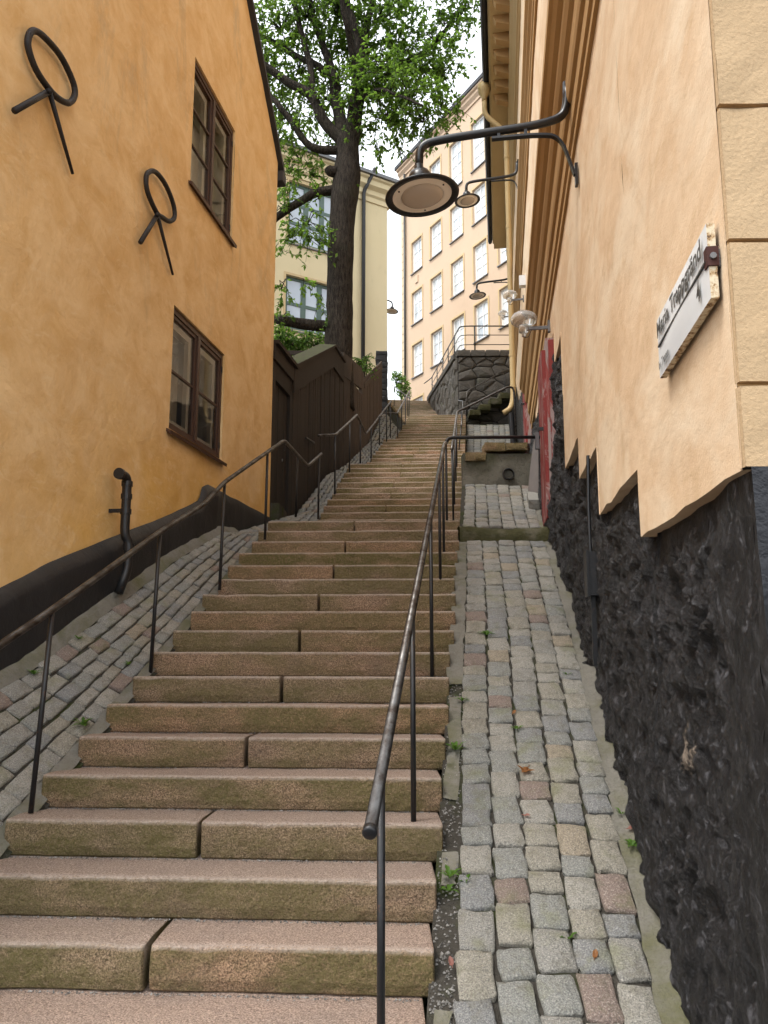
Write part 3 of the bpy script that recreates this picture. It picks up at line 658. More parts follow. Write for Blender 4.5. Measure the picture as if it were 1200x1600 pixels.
# wall anchors
for ring, junc, arm, leg, r0 in (
  ([(120,150),(140,128),(180,150),(250,230),(300,330),(312,390),(290,428),(250,415),(205,372),(150,290),(118,200)], (205,380), (60,462), (303,725), .023),
  ([(609,740),(622,716),(650,718),(690,770),(722,850),(727,905),(705,922),(676,905),(652,885),(615,800)], (656,895), (585,1010), (720,1145), .023)):
    q = lambda p, o=.045: LP(p[0]/2.6667, p[1]/2.6667, o)
    pts = [q(p) for p in ring]; pts = pts+[pts[0]]; sm = []
    m = len(pts)-1
    for i in range(m):                    # Catmull-Rom smoothing of the ring
        a_, b_, c_, d_ = pts[(i-1) % m], pts[i], pts[(i+1) % m], pts[(i+2) % m]
        for t in (0,.25,.5,.75): sm.append(.5*((2*b_)+(c_-a_)*t+(2*a_-5*b_+4*c_-d_)*t*t+(3*b_-a_-3*c_+d_)*t**3))
    an = MB(); an.tube(sm+[sm[0], sm[1]], r0, 8).tube([q(junc,.06), q(arm,.06)], r0*.92, 8).tube([q(junc,.05), (q(junc,.045)+q(leg,.04))/2, q(leg,.03)], [r0*.8, r0*.65, r0*.5], 8)
    an.tube([q(junc,-.02), q(junc,.09)], r0*.9, 8)
    an.build('wall_anchor', M['wrought'], oh, smooth=True)
# stub of a soil pipe on the wall
pp = [LP(180,746,.06), LP(197,746,.12), LP(197,772,.12), LP(199,838,.12), LP(207,850,.17), LP(207,886,.19), LP(192,907,.14)]
pp[0] = L(pp[1].y-.16, pp[1].z+.0, .10); y_ = pp[1].y
pp = [L(y_-.14, pp[1].z, .14), L(y_, pp[1].z, .14), L(y_, pp[3].z, .14), L(y_+.03, pp[5].z+.20, .165), L(y_+.03, pp[5].z-.02, .165), L(y_-.03, pp[6].z-.1, .13)]
pf = fillet(pp, .07, 6); pipe = MB().tube(pf, .037, 14).build('soil_pipe', M['iron'], oh, smooth=True)
for t in (.12, .34, .6): 
    c = lerp(pp[1], pp[2], t); MB().tube([c+V((0,0,.02)), c-V((0,0,.02))], .044, 14).build('pipe_collar', M['iron'], pipe, smooth=False)
MB().tube([pp[3]-V((0,0,.02)), pp[3]-V((0,0,.07))], .045, 14).build('pipe_collar', M['iron'], pipe)
MB().tube([pp[0]-TW*.005, pp[0]+TW*.03], .045, 14).build('pipe_collar', M['iron'], pipe)
MB().fbox(L, y_-.012, y_+.012, pp[2].z+.18, pp[2].z+.21, -.01, .13).build('pipe_bracket', M['iron'], pipe)

# ================================================================== RIGHT PEACH HOUSE
CY, EY = 1.9, 23.3                       # near corner, far end
ph = thing('peach_house', 'tall peach plastered house with brown cornices and tarred stone base right of the lane', 'house', R(5,-1.6,-1))
SEG = [(CY,3.31,.40),(3.31,4.64,.70),(4.64,5.67,1.13),(5.67,6.82,1.45),(6.82,7.62,2.75),(7.62,9.1,3.12),(9.1,10.35,2.62),(10.35,11.6,3.25),(11.6,EY,3.5)]
def zbot(y):
    for a, b, z in SEG:
        if y < b: return z
    return SEG[-1][2]
mb = MB()
for i, (a, b, z) in enumerate(SEG):
    nx = max(1, round((b-a)/.16)); nyz = max(2, round((11.7-z)/.25))
    def fn(u, v, a=a, b=b, z=z):
        y = lerp(a, b, u); zz = lerp(z, 11.7, v**1.3); p = R(y, zz); wob = (nz(p,6,3)*.016+max(0,nz(p,17,2))*.02 if 0 < u < 1 else 0) if v == 0 else 0
        return R(y, zz+wob, nz(p, .8)*.008+nz(p, 3.5)*.003)
    mb.grid(nx, nyz, fn)
    mb.grid(nx, 1, lambda u, v, a=a, b=b, z=z: fn(u, 0) if v == 0 else R(lerp(a,b,u), z+.012, -.16))
    if i: z0, z1_ = sorted((SEG[i-1][2], z)); mb.grid(1, 6, lambda u, v, y=a, z0=z0, z1_=z1_: R(y, lerp(z0,z1_,v), .004-.16*u))
mb.build('street_wall', M['peach'], ph, smooth=True, recalc=False)
# end, front and rear walls
xc = R(CY,0).x
MB().add([R(EY,0,0),R(EY,0,-6),R(EY,12.2,-6),R(EY,12.2,0)],[(0,1,2,3)]).add([V((7.5,CY+.03,-1.8)),R(EY,-1.8,-6),R(EY,12.2,-6),V((7.5,CY+.03,12.2))],[(0,1,2,3)]).build('rear_wall', M['peach'], ph)
MB().add([(xc,CY+.012,.4),(7.5,CY+.012,.4),(7.5,CY+.012,12.2),(xc,CY+.012,12.2)],[(0,1,2,3)]).build('front_wall', M['peach'], ph)
# rough-cast quoins at the near corner, front side
for i in range(24):
    z0 = .40 if i == 0 else .622+(i-1)*.390; z1_ = .622 if i == 0 else z0+.390
    wd = .55 if i % 2 else .40
    q = MB(); x0 = xc-.004; n_ = 6
    def qf(u, v, z0=z0, z1_=z1_, wd=wd): p = V((lerp(x0+.004, x0+wd, u), CY-.016, lerp(z0+.006, z1_-.006, v))); return p+V((0, nz(p,9)*.004, 0))
    q.grid(8, 6, qf); q.add([(x0+.004,CY-.016,z0+.006),(x0+.004,CY-.016,z1_-.006),(x0+.004,CY+.01,z1_-.006),(x0+.004,CY+.01,z0+.006)],[(0,1,2,3)])
    q.add([(x0+.004,CY-.016,z0+.006),(x0+wd,CY-.016,z0+.006),(x0+wd,CY+.01,z0+.006),(x0+.004,CY+.01,z0+.006)],[(0,1,2,3)]).add([(x0+.004,CY-.016,z1_-.006),(x0+wd,CY-.016,z1_-.006),(x0+wd,CY+.01,z1_-.006),(x0+.004,CY+.01,z1_-.006)],[(0,1,2,3)])
    q.add([(x0+wd,CY-.016,z0+.006),(x0+wd,CY-.016,z1_-.006),(x0+wd,CY+.01,z1_-.006),(x0+wd,CY+.01,z0+.006)],[(0,1,2,3)])
    q.build('quoin', M['quoin'], ph, recalc=True)
MB().add([(xc+.001,CY+.0005,.62),(xc+.56,CY+.0005,.62),(xc+.56,CY+.0005,9.6),(xc+.001,CY+.0005,9.6)],[(0,1,2,3)]).build('quoin_backing', M['cornice'], ph)
# tarred stone base: rough surface bulging out below the plaster
def laneZ(y): return z1(y) if y < 8.05 else (z2(y) if y < 10.3 else z3(y))
def rockf(y, z):
    zb_ = zbot(y); h = max(0, zb_-z); base = -.06+pl(y, [(6.2,.07),(9,.19)])*(1-math.exp(-h*1.6))
    p = V((1.0, y, z))
    rg = 1-abs(nz((p.x, p.y*2.2+nz(p,2)*.6, p.z*1.7), 1, 4)); rg2 = 1-abs(nz((4, p.y*6.5+nz(p,5)*.5, p.z*5.4), 1, 4))
    d = (rg-.78)*.10+(rg2-.72)*.10+nz(p,1.3,2)*.05+nz((2,y*20,z*13),1,3)*.016+abs(nz((7,y*12+z*5,z*7),1,3))*.03
    k = min(1, h/.18+.12) if h > 0 else .1
    k *= min(1, max(.2, (y-CY-.05)/.4)); k2 = min(1, max(.45, (y-CY)/.5))
    return base*k2+d*k*.62
mb = MB(); ny, nzz = 380, 150
Ys = [CY+.005+(13.2-CY)*(i/ny)**1.7 for i in range(ny+1)]
def rk(i, j):
    y = Ys[round(i*ny)]; zt = min(3.4, max(zbot(min(y,EY)), zbot(min(y+.08,EY)), zbot(max(CY,y-.08)))+.06); zb_ = max(-1.9, laneZ(max(y,2.0))-.35); z = lerp(zb_, zt, j)
    return R(y, z, rockf(y, z))
mb.grid(ny, nzz, rk).build('tarred_base', M['rock'], ph, smooth=False, recalc=False)
def rk2(i, j):
    y = lerp(13.2, 22.98, i); zb_ = laneZ(y)-.3; z = lerp(zb_, max(3.7, laneZ(y)+1.4), j); return R(y, z, .03+.6*(rockf(13.0, z-y*.3)-.1)*.6+nz((3,y*2,z*2),1)*.03)
mb = MB().grid(70, 20, rk2).build('tarred_base', M['rock'], ph, smooth=True, recalc=False)
def fp(i, j):
    x = lerp(xc-.005, 7.4, i**2); z = lerp(-1.9, .398, j); p = V((x, CY-.05+.0*j, z)); return p+V((.03*(1-j)*(i == 0), -.05*(1-j)+nz(p,5)*.008, 0))
MB().grid(40, 24, fp).add([(xc-.005,CY-.05,.396),(7.4,CY-.05,.396),(7.4,CY+.012,.405),(xc-.005,CY+.012,.405)],[(0,1,2,3)]).build('front_plinth', M['blue_black_paint'], ph, smooth=True, recalc=False)
st = MB(); st.grid(3, 24, lambda i, j: lerp(V(R(CY+.005, lerp(-1.9,.398,j), rockf(CY+.005, lerp(-1.9,.398,j)))), V(fp(0, j)), i)+(V((0,0,0)) if i in (0,1) else V((0,0,0))))
MB().add([R(CY+.06,-1.9,-.05), V((xc+.12,CY-.02,-1.9)), V((xc+.12,CY-.02,.385)), R(CY+.06,.385,-.05)],[(0,1,2,3)]).build('base_corner', M['rock'], ph)
st.build('base_corner', M['rock'], ph, smooth=True, recalc=False)
# mouldings swept along the wall
def sweep(prof, y0, y1, name, mat, n=30):
    rings = [[R(lerp(y0,y1,i/n), z, o) for o, z in prof] for i in range(n+1)]
    return MB().loft(rings).build(name, M[mat], ph)
sweep([(-.02,3.43),(.022,3.43),(.022,3.49),(.012,3.50),(.012,3.515),(.038,3.53),(.038,3.66),(.028,3.67),(.028,3.685),(.06,3.70),(.07,3.74),(.072,3.87),(.06,3.88),(.06,3.895),(.098,3.92),(.118,3.97),(.118,4.05),(.108,4.06),(.15,4.09),(.175,4.14),(.2,4.16),(.2,4.25),(.18,4.27),(-.02,4.31)], CY+.3, 12.9, 'lower_cornice', 'cornice')
sweep([(-.02,4.312),(.012,4.312),(.012,4.50),(-.02,4.50)], CY+.3, 22, 'cornice_blocking', 'moulding', 8)
sweep([(-.02,7.55),(.03,7.55),(.03,7.66),(.05,7.68),(.05,7.78),(.09,7.82),(.09,7.88),(.13,7.92),(.13,8.02),(-.02,8.06)], CY+.3, EY, 'string_course', 'cornice')
sweep([(-.02,11.2),(.03,11.2),(.03,11.3),(-.02,11.3)], CY+.3, EY, 'frieze_band', 'moulding', 8)
sweep([(-.02,11.66),(.05,11.66),(.05,11.80),(.10,11.84),(.10,11.95),(.17,12.0),(.17,12.27),(-.02,12.3)], CY+.3, EY, 'eave_moulding', 'moulding')
ev = sweep([(.1,12.262),(.56,12.262),(.56,12.43),(.60,12.45),(.60,12.55),(-.1,12.6),(-.1,12.3)], CY+.3, EY, 'eave', 'moulding', 10)
mo = MB().hexa([(-.09,.17,12.02),(.09,.17,12.02),(.075,.44,12.12),(-.075,.44,12.12),(-.09,.17,12.26),(.09,.17,12.26),(.09,.50,12.26),(-.09,.50,12.26)]).mesh('modillion'); mo.materials.append(M['cornice'])
yy = 4.6
while yy < 16.2:
    mm = Matrix.Translation(R(yy,0,0)) @ Matrix(((TW.x,-NW.x,0,0),(TW.y,-NW.y,0,0),(0,0,1,0),(0,0,0,1))); mkobj('modillion', mo, None, ph, M=mm); yy += .46
MB().loft([[R(y,12.50,.62),R(y,12.46,.66),R(y,12.47,.72),R(y,12.55,.75),R(y,12.60,.75),R(y,12.62,.60)] for y in (CY,EY+.05)]).build('gutter', M['roof_dark'], ph)
MB().add([R(CY,12.58,.65),R(EY,12.58,.65),R(EY,15.5,-3),R(CY,15.5,-3)],[(0,1,2,3)]).add([R(CY,15.5,-3),R(EY,15.5,-3),R(EY,12.58,-6.3),R(CY,12.58,-6.6)],[(0,1,2,3)]).add([R(EY,12.2,.0),R(EY,15.5,-3),R(EY,12.2,-6)],[(0,1,2)]).build('roof', M['roof_dark'], ph)
# beige rain pipe
yp = 16.0
pts = fillet([R(yp,12.15,.72), R(yp,11.75,.72), R(yp,11.25,.24), R(yp,4.95,.24), R(yp-.05,4.72,.30), R(yp-.08,4.62,.45)], .16, 6)
rp = MB().tube(pts, .058, 12).build('rain_pipe', M['beige_pipe'], ph, smooth=True)
MB().lathe([(.05,0),(.06,.0),(.06,.10),(.13,.22),(.15,.30),(.15,.42),(.13,.42)], R(yp,12.08,.72), 16).build('pipe_hopper', M['beige_pipe'], rp, smooth=True)
for zz in (10.6, 8.9, 7.2, 5.9, 5.2): MB().tube([R(yp,zz,.24), R(yp,zz+.06,.24)], .068, 12).build('pipe_collar', M['beige_pipe'], rp)
MB().tube([R(yp-.08,4.6,.3), R(yp-.08,3.6,.25)], .06, 12).build('pipe_foot', M['iron'], rp)
# red plank doors
def plank_door(y0, y1, z0, z1_, n, o=.14):
    d = MB().fbox(R, y0-.03, y1+.03, z0-.02, z1_+.03, -.16, o-.04).build('door', M['palered'], ph)
    w_ = (y1-y0)/n
    for i in range(n):
        ar = .10*(1-((i+.5)/n*2-1)**2)
        MB().fbox(R, y0+i*w_+.004, y0+(i+1)*w_-.004, z0, z1_-.12+ar, o-.045, o+rnd(-.004,.004)).build('plank', M['red'], d)
    MB().fbox(R, y0+.06, y0+.10, (z0+z1_)/2, (z0+z1_)/2+.03, o, o+.06).build('door_handle', M['iron'], d)
    return d
plank_door(7.75, 8.62, 1.14, 3.02, 6, .125); plank_door(12.9, 13.7, 3.2, 4.6, 5, .12)
MB().fbox(R, 7.64, 7.71, 1.05, 3.0, -.16, .06).build('door_jamb', M['red'], ph)
# cable box and conduits on the tarred base
cbx = MB().fbox(R, 4.88, 5.02, .22, .50, -.06, .05).build('cable_box', M['iron'], ph)
MB().fbox(R, 4.87, 5.03, .212, .508, .051, .066).build('box_lid', M['iron'], cbx)
MB().fbox(R, 4.94, 4.968, -.22, .218, .01, .04).build('conduit', M['iron'], cbx)
MB().tube([R(4.95,.50,.03), R(4.95,.8,.03), R(4.95,1.14,.02)], .012, 8).build('conduit', M['iron'], cbx)
# small white sensor box high on the wall
MB().fbox(R, 13.74, 13.88, 6.48, 6.68, .0, .12).build('sensor_box', M['plastic_white'], ph)
# granite kerb block and leaning grey sheet at the foot of the wall, mid lane
kb = roughbox(MB(), 0, .14, 0, .5, 0, .15, .008, 3).build('kerb_stone', M['kerb'], smooth=False)
kb.matrix_basis = Matrix.Translation(P(826,796,9.05)+V((.0,.0,-.03))) @ Matrix.Rotation(-math.atan(DW), 4, 'Z') @ Matrix.Rotation(.38, 4, 'X'); tag(kb, 'short grey granite kerb stone under the leaning grey sheet', 'kerb stone')
def sh(i, j):
    a_ = P(824,783,9.45); b_ = P(842,800,9.25); c_ = P(836,684,9.6); d_ = P(841,684,9.5)
    lo = lerp(a_, b_, i); hi = lerp(c_, d_, i); p = lerp(lo, hi, j); return p+V((-.05*math.sin(j*2.6)*(1-i)*.3, 0, 0))
shm = MB().grid(4, 8, sh); nv = len(shm.v); shm.v += [tuple(V(p)+V((.02,.03,0))) for p in shm.v]; shm.f += [tuple(i+nv for i in reversed(f)) for f in shm.f[:]]
rim = [0,1,2,3,4]+[4+5*k for k in range(1,9)]+[43,42,41,40]+[5*k for k in range(7,0,-1)]
shm.f += [(rim[i], rim[(i+1) % len(rim)], rim[(i+1) % len(rim)]+nv, rim[i]+nv) for i in range(len(rim))]
tag(shm.build('metal_sheet', M['grey_panel'], smooth=False), 'tapered grey sheet leaning on the black wall behind the red door', 'metal sheet')

# ================================================================== STREET NAME SIGN
A = RP(1035,550); B = RP(1114.5,424)
sy0, sy1 = 1.95, 2.62; szc = .985
sgn = thing('street_sign', 'white enamel street name plate reading Maria Trappgränd 4 on the peach wall', 'sign', R(2.37, .88, .05))
z0, z1_ = .885, 1.10
def SG(y, z, o): return R(y, z, o)
n_ = 12
MB().grid(12, 6, lambda i, j: SG(lerp(sy0,sy1,i), lerp(z0,z1_,j), .034+.006*math.sin(math.pi*i)*math.sin(math.pi*j))).build('face', M['enamel'], sgn, smooth=True)
ed = MB()
for (p, q) in (((sy0,z0),(sy1,z0)),((sy1,z0),(sy1,z1_)),((sy1,z1_),(sy0,z1_)),((sy0,z1_),(sy0,z0))):
    ed.add([SG(*p,.034),SG(*q,.034),SG(*q,.012),SG(*p,.012)],[(0,1,2,3)])
ed.build('rim', M['chipped'], sgn)
MB().add([SG(sy0,z0,.012),SG(sy1,z0,.012),SG(sy1,z1_,.012),SG(sy0,z1_,.012)],[(0,1,2,3)]).build('back', M['rust_brown'], sgn)
for yb in (sy0, sy1-.02): MB().fbox(SG, yb-.006, yb+.026, 0.975, 1.03, .008, .039 if yb == sy0 else .03).build('clip', M['rust_brown'], sgn)
for yb in (sy0+.004, sy1-.02): MB().fbox(SG, yb, yb+.016, .975, 1.025, -.01, .011).build('bracket', M['zinc_grey'], sgn)
MB().tube([SG(sy0-.007,1.0,.024), SG(sy0-.014,1.0,.024)], .009, 8).build('screw', M['zinc_grey'], sgn)
MB().fbox(SG, sy0+.012, sy1-.025, .990, .9965, .0340, .0412).build('rule_line', M['black_print'], sgn)
def text(body, y_left, z_base, h, width, name):
    cu = bpy.data.curves.new('t', 'FONT'); cu.body = body; cu.size = 1; cu.extrude = 0; cu.offset = .028
    o = bpy.data.objects.new('t', cu); COL.objects.link(o); bpy.context.view_layer.update()
    me = bpy.data.meshes.new_from_object(o.evaluated_get(bpy.context.evaluated_depsgraph_get())); bpy.data.objects.remove(o)
    x0 = min(v.co.x for v in me.vertices); x1 = max(v.co.x for v in me.vertices); zt = .70
    for v in me.vertices:
        yv = y_left-(v.co.x-x0)/(x1-x0)*width; zv = z_base+v.co.y/zt*h
        v.co = SG(yv, zv, .0422)
    me.name = name; me.materials.clear(); return mkobj(name, me, M['black_print'], sgn)
text('Maria Trappgränd', sy1-.03, 1.022, .056, .60, 'lettering'); text('4', sy0+.11, .915, .060, .036, 'lettering'); text('kv. Trappan', sy1-.03, .905, .030, .155, 'lettering')

# ================================================================== LAMPS
RZ = math.pi-math.atan(DW)               # local +x points out of the right wall
def arm_lamp(loc, rz, label, tilt=.0):
    t = thing('street_lamp', label, 'street lamp', loc, rz, 'arm lamps on the house walls')
    arm = fillet([(.06,0,.30),(.065,0,.13),(.10,0,.03),(.28,0,-.01),(.93,0,-.05),(1.12,0,-.08),(1.125,0,-.27)], .13, 7)
    MB().tube(arm, .030, 14).build('arm', M['lamp_black'], t, True, True)
    MB().box((.045,0,.24),.03,.06,.20).build('wall_flange', M['lamp_black'], t, False, True)
    br = fillet([(.60,0,-.085),(.30,0,-.085),(.12,0,-.11),(.03,0,-.42)], .14, 7)
    b = MB()
    rings = []
    for i, p in enumerate(br):
        d = (br[min(i+1,len(br)-1)]-br[max(0,i-1)]).normalized(); n_ = V((d.z,0,-d.x)); rings.append([p+n_*.008+V((0,.02,0)), p+n_*.008-V((0,.02,0)), p-n_*.008-V((0,.02,0)), p-n_*.008+V((0,.02,0))])
    b.loft(rings).build('brace', M['lamp_black'], t, False, True)
    MB().box((.02,0,-.42),.02,.05,.16).build('brace_plate', M['lamp_black'], t, False, True)
    for x in (.36,.55): MB().box((x,0,-.055),.02,.03,.06).build('clamp', M['lamp_black'], t, False, True)
    T = Matrix.Rotation(tilt, 4, 'Y'); c = V((1.125,0,-.27))
    hd = MB().lathe([(.0,.03),(.034,.03),(.036,-.02),(.070,-.03),(.085,-.06),(.092,-.10),(.088,-.125),(.11,-.135),(.16,-.16),(.262,-.205),(.268,-.212),(.262,-.222),(.215,-.212),(.212,-.205),(.0,-.150)], c, 40, T).build('shade', M['lamp_black'], t, True, True)
    MB().lathe([(.214,-.213),(.205,-.211),(.18,-.213),(.165,-.216),(.150,-.214),(.150,-.208)], c, 40, T).build('reflector_ring', M['lamp_inner'], hd, True, True)
    MB().lathe([(.150,-.211),(.148,-.222),(.12,-.236),(.07,-.245),(.0,-.247)], c, 40, T).build('diffuser', M['opal'], hd, True, True)
    for k in (.6, 2.6, 4.7): MB().lathe([(.0,-.218),(.006,-.218),(.006,-.210)], c+T @ V((.188*math.cos(k), .188*math.sin(k), 0)), 8, T).build('screw', M['iron'], hd, False, True)
    return t
l1 = arm_lamp(R(4.95,3.57,0), RZ, 'largest black arm lamp hanging over the stairs from the near peach wall', .10)
def lampcopy(loc, label, rz=RZ):
    c = copy_tree(l1); c.matrix_basis = Matrix.Translation(loc) @ Matrix.Rotation(rz, 4, 'Z'); c['label'] = label; return c
lampcopy(R(14.7,9.35,0), 'black arm lamp partly hidden behind the largest lamp head')
lampcopy(R(22.6,10.85,.0), 'small black arm lamp above the railed stone terrace')
# mushroom glass wall lamps
def globe_lamp(loc, label):
    t = thing('wall_lamp', label, 'wall lamp', loc, RZ, 'mushroom glass wall lamps')
    MB().box((.012,0,0),.024,.06,.13).build('wall_plate', M['zinc_grey'], t, False, True)
    MB().box((.14,0,-.01),.25,.028,.035).build('arm', M['zinc_grey'], t, False, True)
    MB().lathe([(.0,.03),(.052,.03),(.055,-.05),(.03,-.06),(.0,-.06)], (.285,0,0), 18).build('socket', M['globe'], t, True, True)
    MB().lathe([(.055,.025),(.10,.035),(.140,.065),(.150,.10),(.130,.145),(.085,.175),(.04,.185),(.0,.186)], (.285,0,0), 28).build('glass_shade', M['globe'], t, True, True)
    MB().lathe([(.0,-.10),(.018,-.098),(.028,-.075),(.022,-.055),(.0,-.055)], (.285,0,0), 14).build('glass_drop', M['globe'], t, True, True)
    MB().tube(fillet([(.20,0,-.02),(.24,0,-.12),(.31,0,-.10)], .04), .004, 6).build('wire', M['iron'], t, False, True)
    return t
g1 = globe_lamp(R(8.1,3.33,.0), 'largest glass mushroom wall lamp under the brown cornice')
for loc, lab in ((R(14.8,6.68,0), 'middle glass mushroom wall lamp below the white sensor box'), (R(22.4,9.55,.05), 'smallest glass mushroom wall lamp at the terrace railing')):
    c = copy_tree(g1); c.matrix_basis = Matrix.Translation(loc) @ Matrix.Rotation(RZ, 4, 'Z'); c['label'] = lab

# ================================================================== HANDRAILS
def handrail(label, rails, posts, loc, group=None, rr=.02, pr=.0135, extra=()):
    t = thing('handrail', label, 'handrail', loc, 0, group)
    for pts in rails: MB().tube(fillet(pts, .10, 5), rr, 12).build('rail', M['rail'], t, True)
    for pts in extra: MB().tube(fillet(pts, .10, 5), rr, 12).build('rail', M['iron'], t, True)
    for b, tp in posts: MB().tube([b, tp], pr, 10).build('post', M['iron'], t, True)
    return t
def stz(y):                              # tread height at y
    for a, b, y0, t, _, _ in FL:
        if y < y0: return ZK(a-1)
        k = int((y-y0)/t); 
        if a+k <= b: return ZK(a+k)
    return ZK(76)
RH = .95
xa = lambda y: sl_right(y)-.135
def rl(y, h=RH): return V((xa(y), y, -1.2+.4545*(y-3.13)+h+.02))
rails = [[rl(2.36), rl(8.30), rl(8.30)+V((.05,.22,.02))+V((.06,0,0))]]
top = rails[0][-1]; top = P(700,684,8.5)
rails = [[rl(2.36), rl(7.9), P(697,692,8.45)]]
bar_end = R(8.5,0,.03); bar = [P(697,692,8.45), P(701,683.5,8.52), V((bar_end.x, 8.52, P(865,683,8.52).z))]
posts = []
for y in (2.62, 3.86, 5.42, 6.75, 7.55, 8.4):
    zt = rl(y).z if y < 8 else 2.1
    posts.append((V((xa(y), y, stz(y+.02 if y < 8 else y)-.03)), V((xa(y), y, zt))))
h1 = handrail('worn steel handrail on black posts right of the lower stairs, with bar across the lane', rails, posts, rl(2.62)-V((0,0,1)), extra=[bar])
MB().lathe([(.0,.0),(.016,.0),(.0215,.004),(.0215,.02)], (0,0,0), 16, (rl(2.36)-rl(3)).to_track_quat('Z','Y').to_matrix().to_4x4() @ Matrix.Rotation(math.pi,4,'X') @ Matrix.Translation((0,0,-.012))).mesh('x')
e0 = rl(2.36); ed_ = (rl(2.36)-rl(3)).normalized(); MB().tube([e0-ed_*.01, e0+ed_*.010, e0+ed_*.014], [.0225,.0225,.017], 16).build('end_cap', M['iron'], h1, True)
MB().fbox(lambda y, z, o: V((P(838,683,8.5).x+o, y, z)), 8.49, 8.55, bar[2].z-.14, bar[2].z+.05, -.012, .03).build('gate_latch', M['zinc_grey'], h1)
# upper right: flight B rail crossing the lane
b0 = P(706,702,10.1); b1 = P(714.5,643,14.0); b2 = P(740,631,14.1); b3 = P(795,603.5,14.2); b4 = P(803,607,14.25)
rails = [[b0, P(709,682,11.2), P(713.5,650,13.6), b1, b2, b3, b4, V((b4.x+.03, 14.25, z3(14.25)))]]
posts = [(V((xa(y)+.02, y, stz(y)-.03)), lerp(b0, P(713.5,650,13.6), (y-10.1)/3.5)+V((0,0,-.01))) for y in (10.15, 11.0, 12.3, 13.4)]
handrail('steel handrail of the middle flight, bending across the lane to the rain pipe', rails, posts, V((1.0,10.1,1.3)))
d0 = P(721,665,16.0); d1 = P(723.5,627,22.2); e1 = P(717,626,22.9); e2 = P(683,606,31.0); e3 = P(674,600,33.4)
rails = [[d0, d1, e1, e2, e3]]
posts = [(V((xa(y), y, stz(y)-.03)), lerp(d0, d1, (y-16)/6.2)) for y in (16.1, 18.6, 20.5, 22.0)]
handrail('steel handrail of the upper right flight turning left before the dark stone wall', rails, posts, V((1.6,16,4)))
# small steps' rail on the dark stone wall
s0 = P(727,640,22.3); s1_ = P(730,611,22.5); s2_ = P(776,586,22.75); s3_ = P(791,583,22.8)
handrail('thin steel handrail over the stone side steps against the dark wall', [[s0, s1_, s2_, s3_]], [(P(728,655,22.4), s1_), (P(789,615,22.8), P(789,583.5,22.8))], s0-V((0,0,.5)), rr=.018)
# left, lowest
lp = [(-60,1052,3.45),(0,1008,3.72),(83,952,4.02),(250,831,5.46),(321,786,6.45),(350,754,6.85),(444,688,8.3),(481,728,9.95),(502,709,10.5)]
LR = [P(*q) for q in lp]
posts = [(P(48,1270,4.02), P(82,954,4.02)), (P(235,1053,5.46), P(250,833,5.46)), (P(343,922,6.72), P(351,756,6.86)), (P(414,843,7.75), P(418,706,7.85)), (P(462,808,9.3), P(465,712,9.3)), (P(497,811,10.35), P(499,713,10.4))]
posts.insert(0, (V((-1.93,2.7,-1.5)), V((-1.93,2.7,-.47))))
LR[0] = V((-1.93, 2.55, -.56)); LR[1] = P(0,1008,3.72)
handrail('long steel handrail on black posts left of the lower stairs below the ochre house', [LR], posts, V((-1.76,4,-.9)))
# left, second
LR2 = [P(497.5,680.5,11.35), P(524,679.5,11.7), P(558,648,13.7), P(572,678,15.1), P(611,627,17.5)]
posts = [(P(523,772,11.7), P(524,680,11.7)), (P(546,738,13.0), P(547,659,13.0)), (P(563,724,14.2), P(563,660,14.2)), (P(580,722,15.3), P(580,669,15.4)), (P(593,696,16.2), P(593,651,16.2)), (P(604,690,16.9), P(604,637,17.0)), (P(610,684,17.5), P(610,629,17.5))]
handrail('steel handrail in two rises beside the dark timber fence', [LR2], posts, V((-.75,11.7,2)))
LR3 = [P(597,645,17.9), P(620.5,646,18.4), P(640,611,22.7)]
posts = [(P(621.5,684,18.5), P(621,646,18.5)), (P(627,672,19.8), P(628,633,19.8)), (P(633,664,21.2), P(634,622,21.2)), (P(639,655,22.6), P(639.5,612,22.6))]
handrail('short dark handrail left of the third flight near the stone pillar', [LR3], posts, V((.4,18.5,4.4)))
LR4 = [P(641,623,24.2), P(608,598,32.5)]
posts = [(P(637,650,25.5), P(637,620.5,25.2)), (P(627,648,28.5), P(627,612.5,27.8)), (P(616,640,31), P(616,604,30.4))]
handrail('farthest thin handrail climbing left at the top of the stairs', [LR4], posts, V((.9,24.5,6.5)))

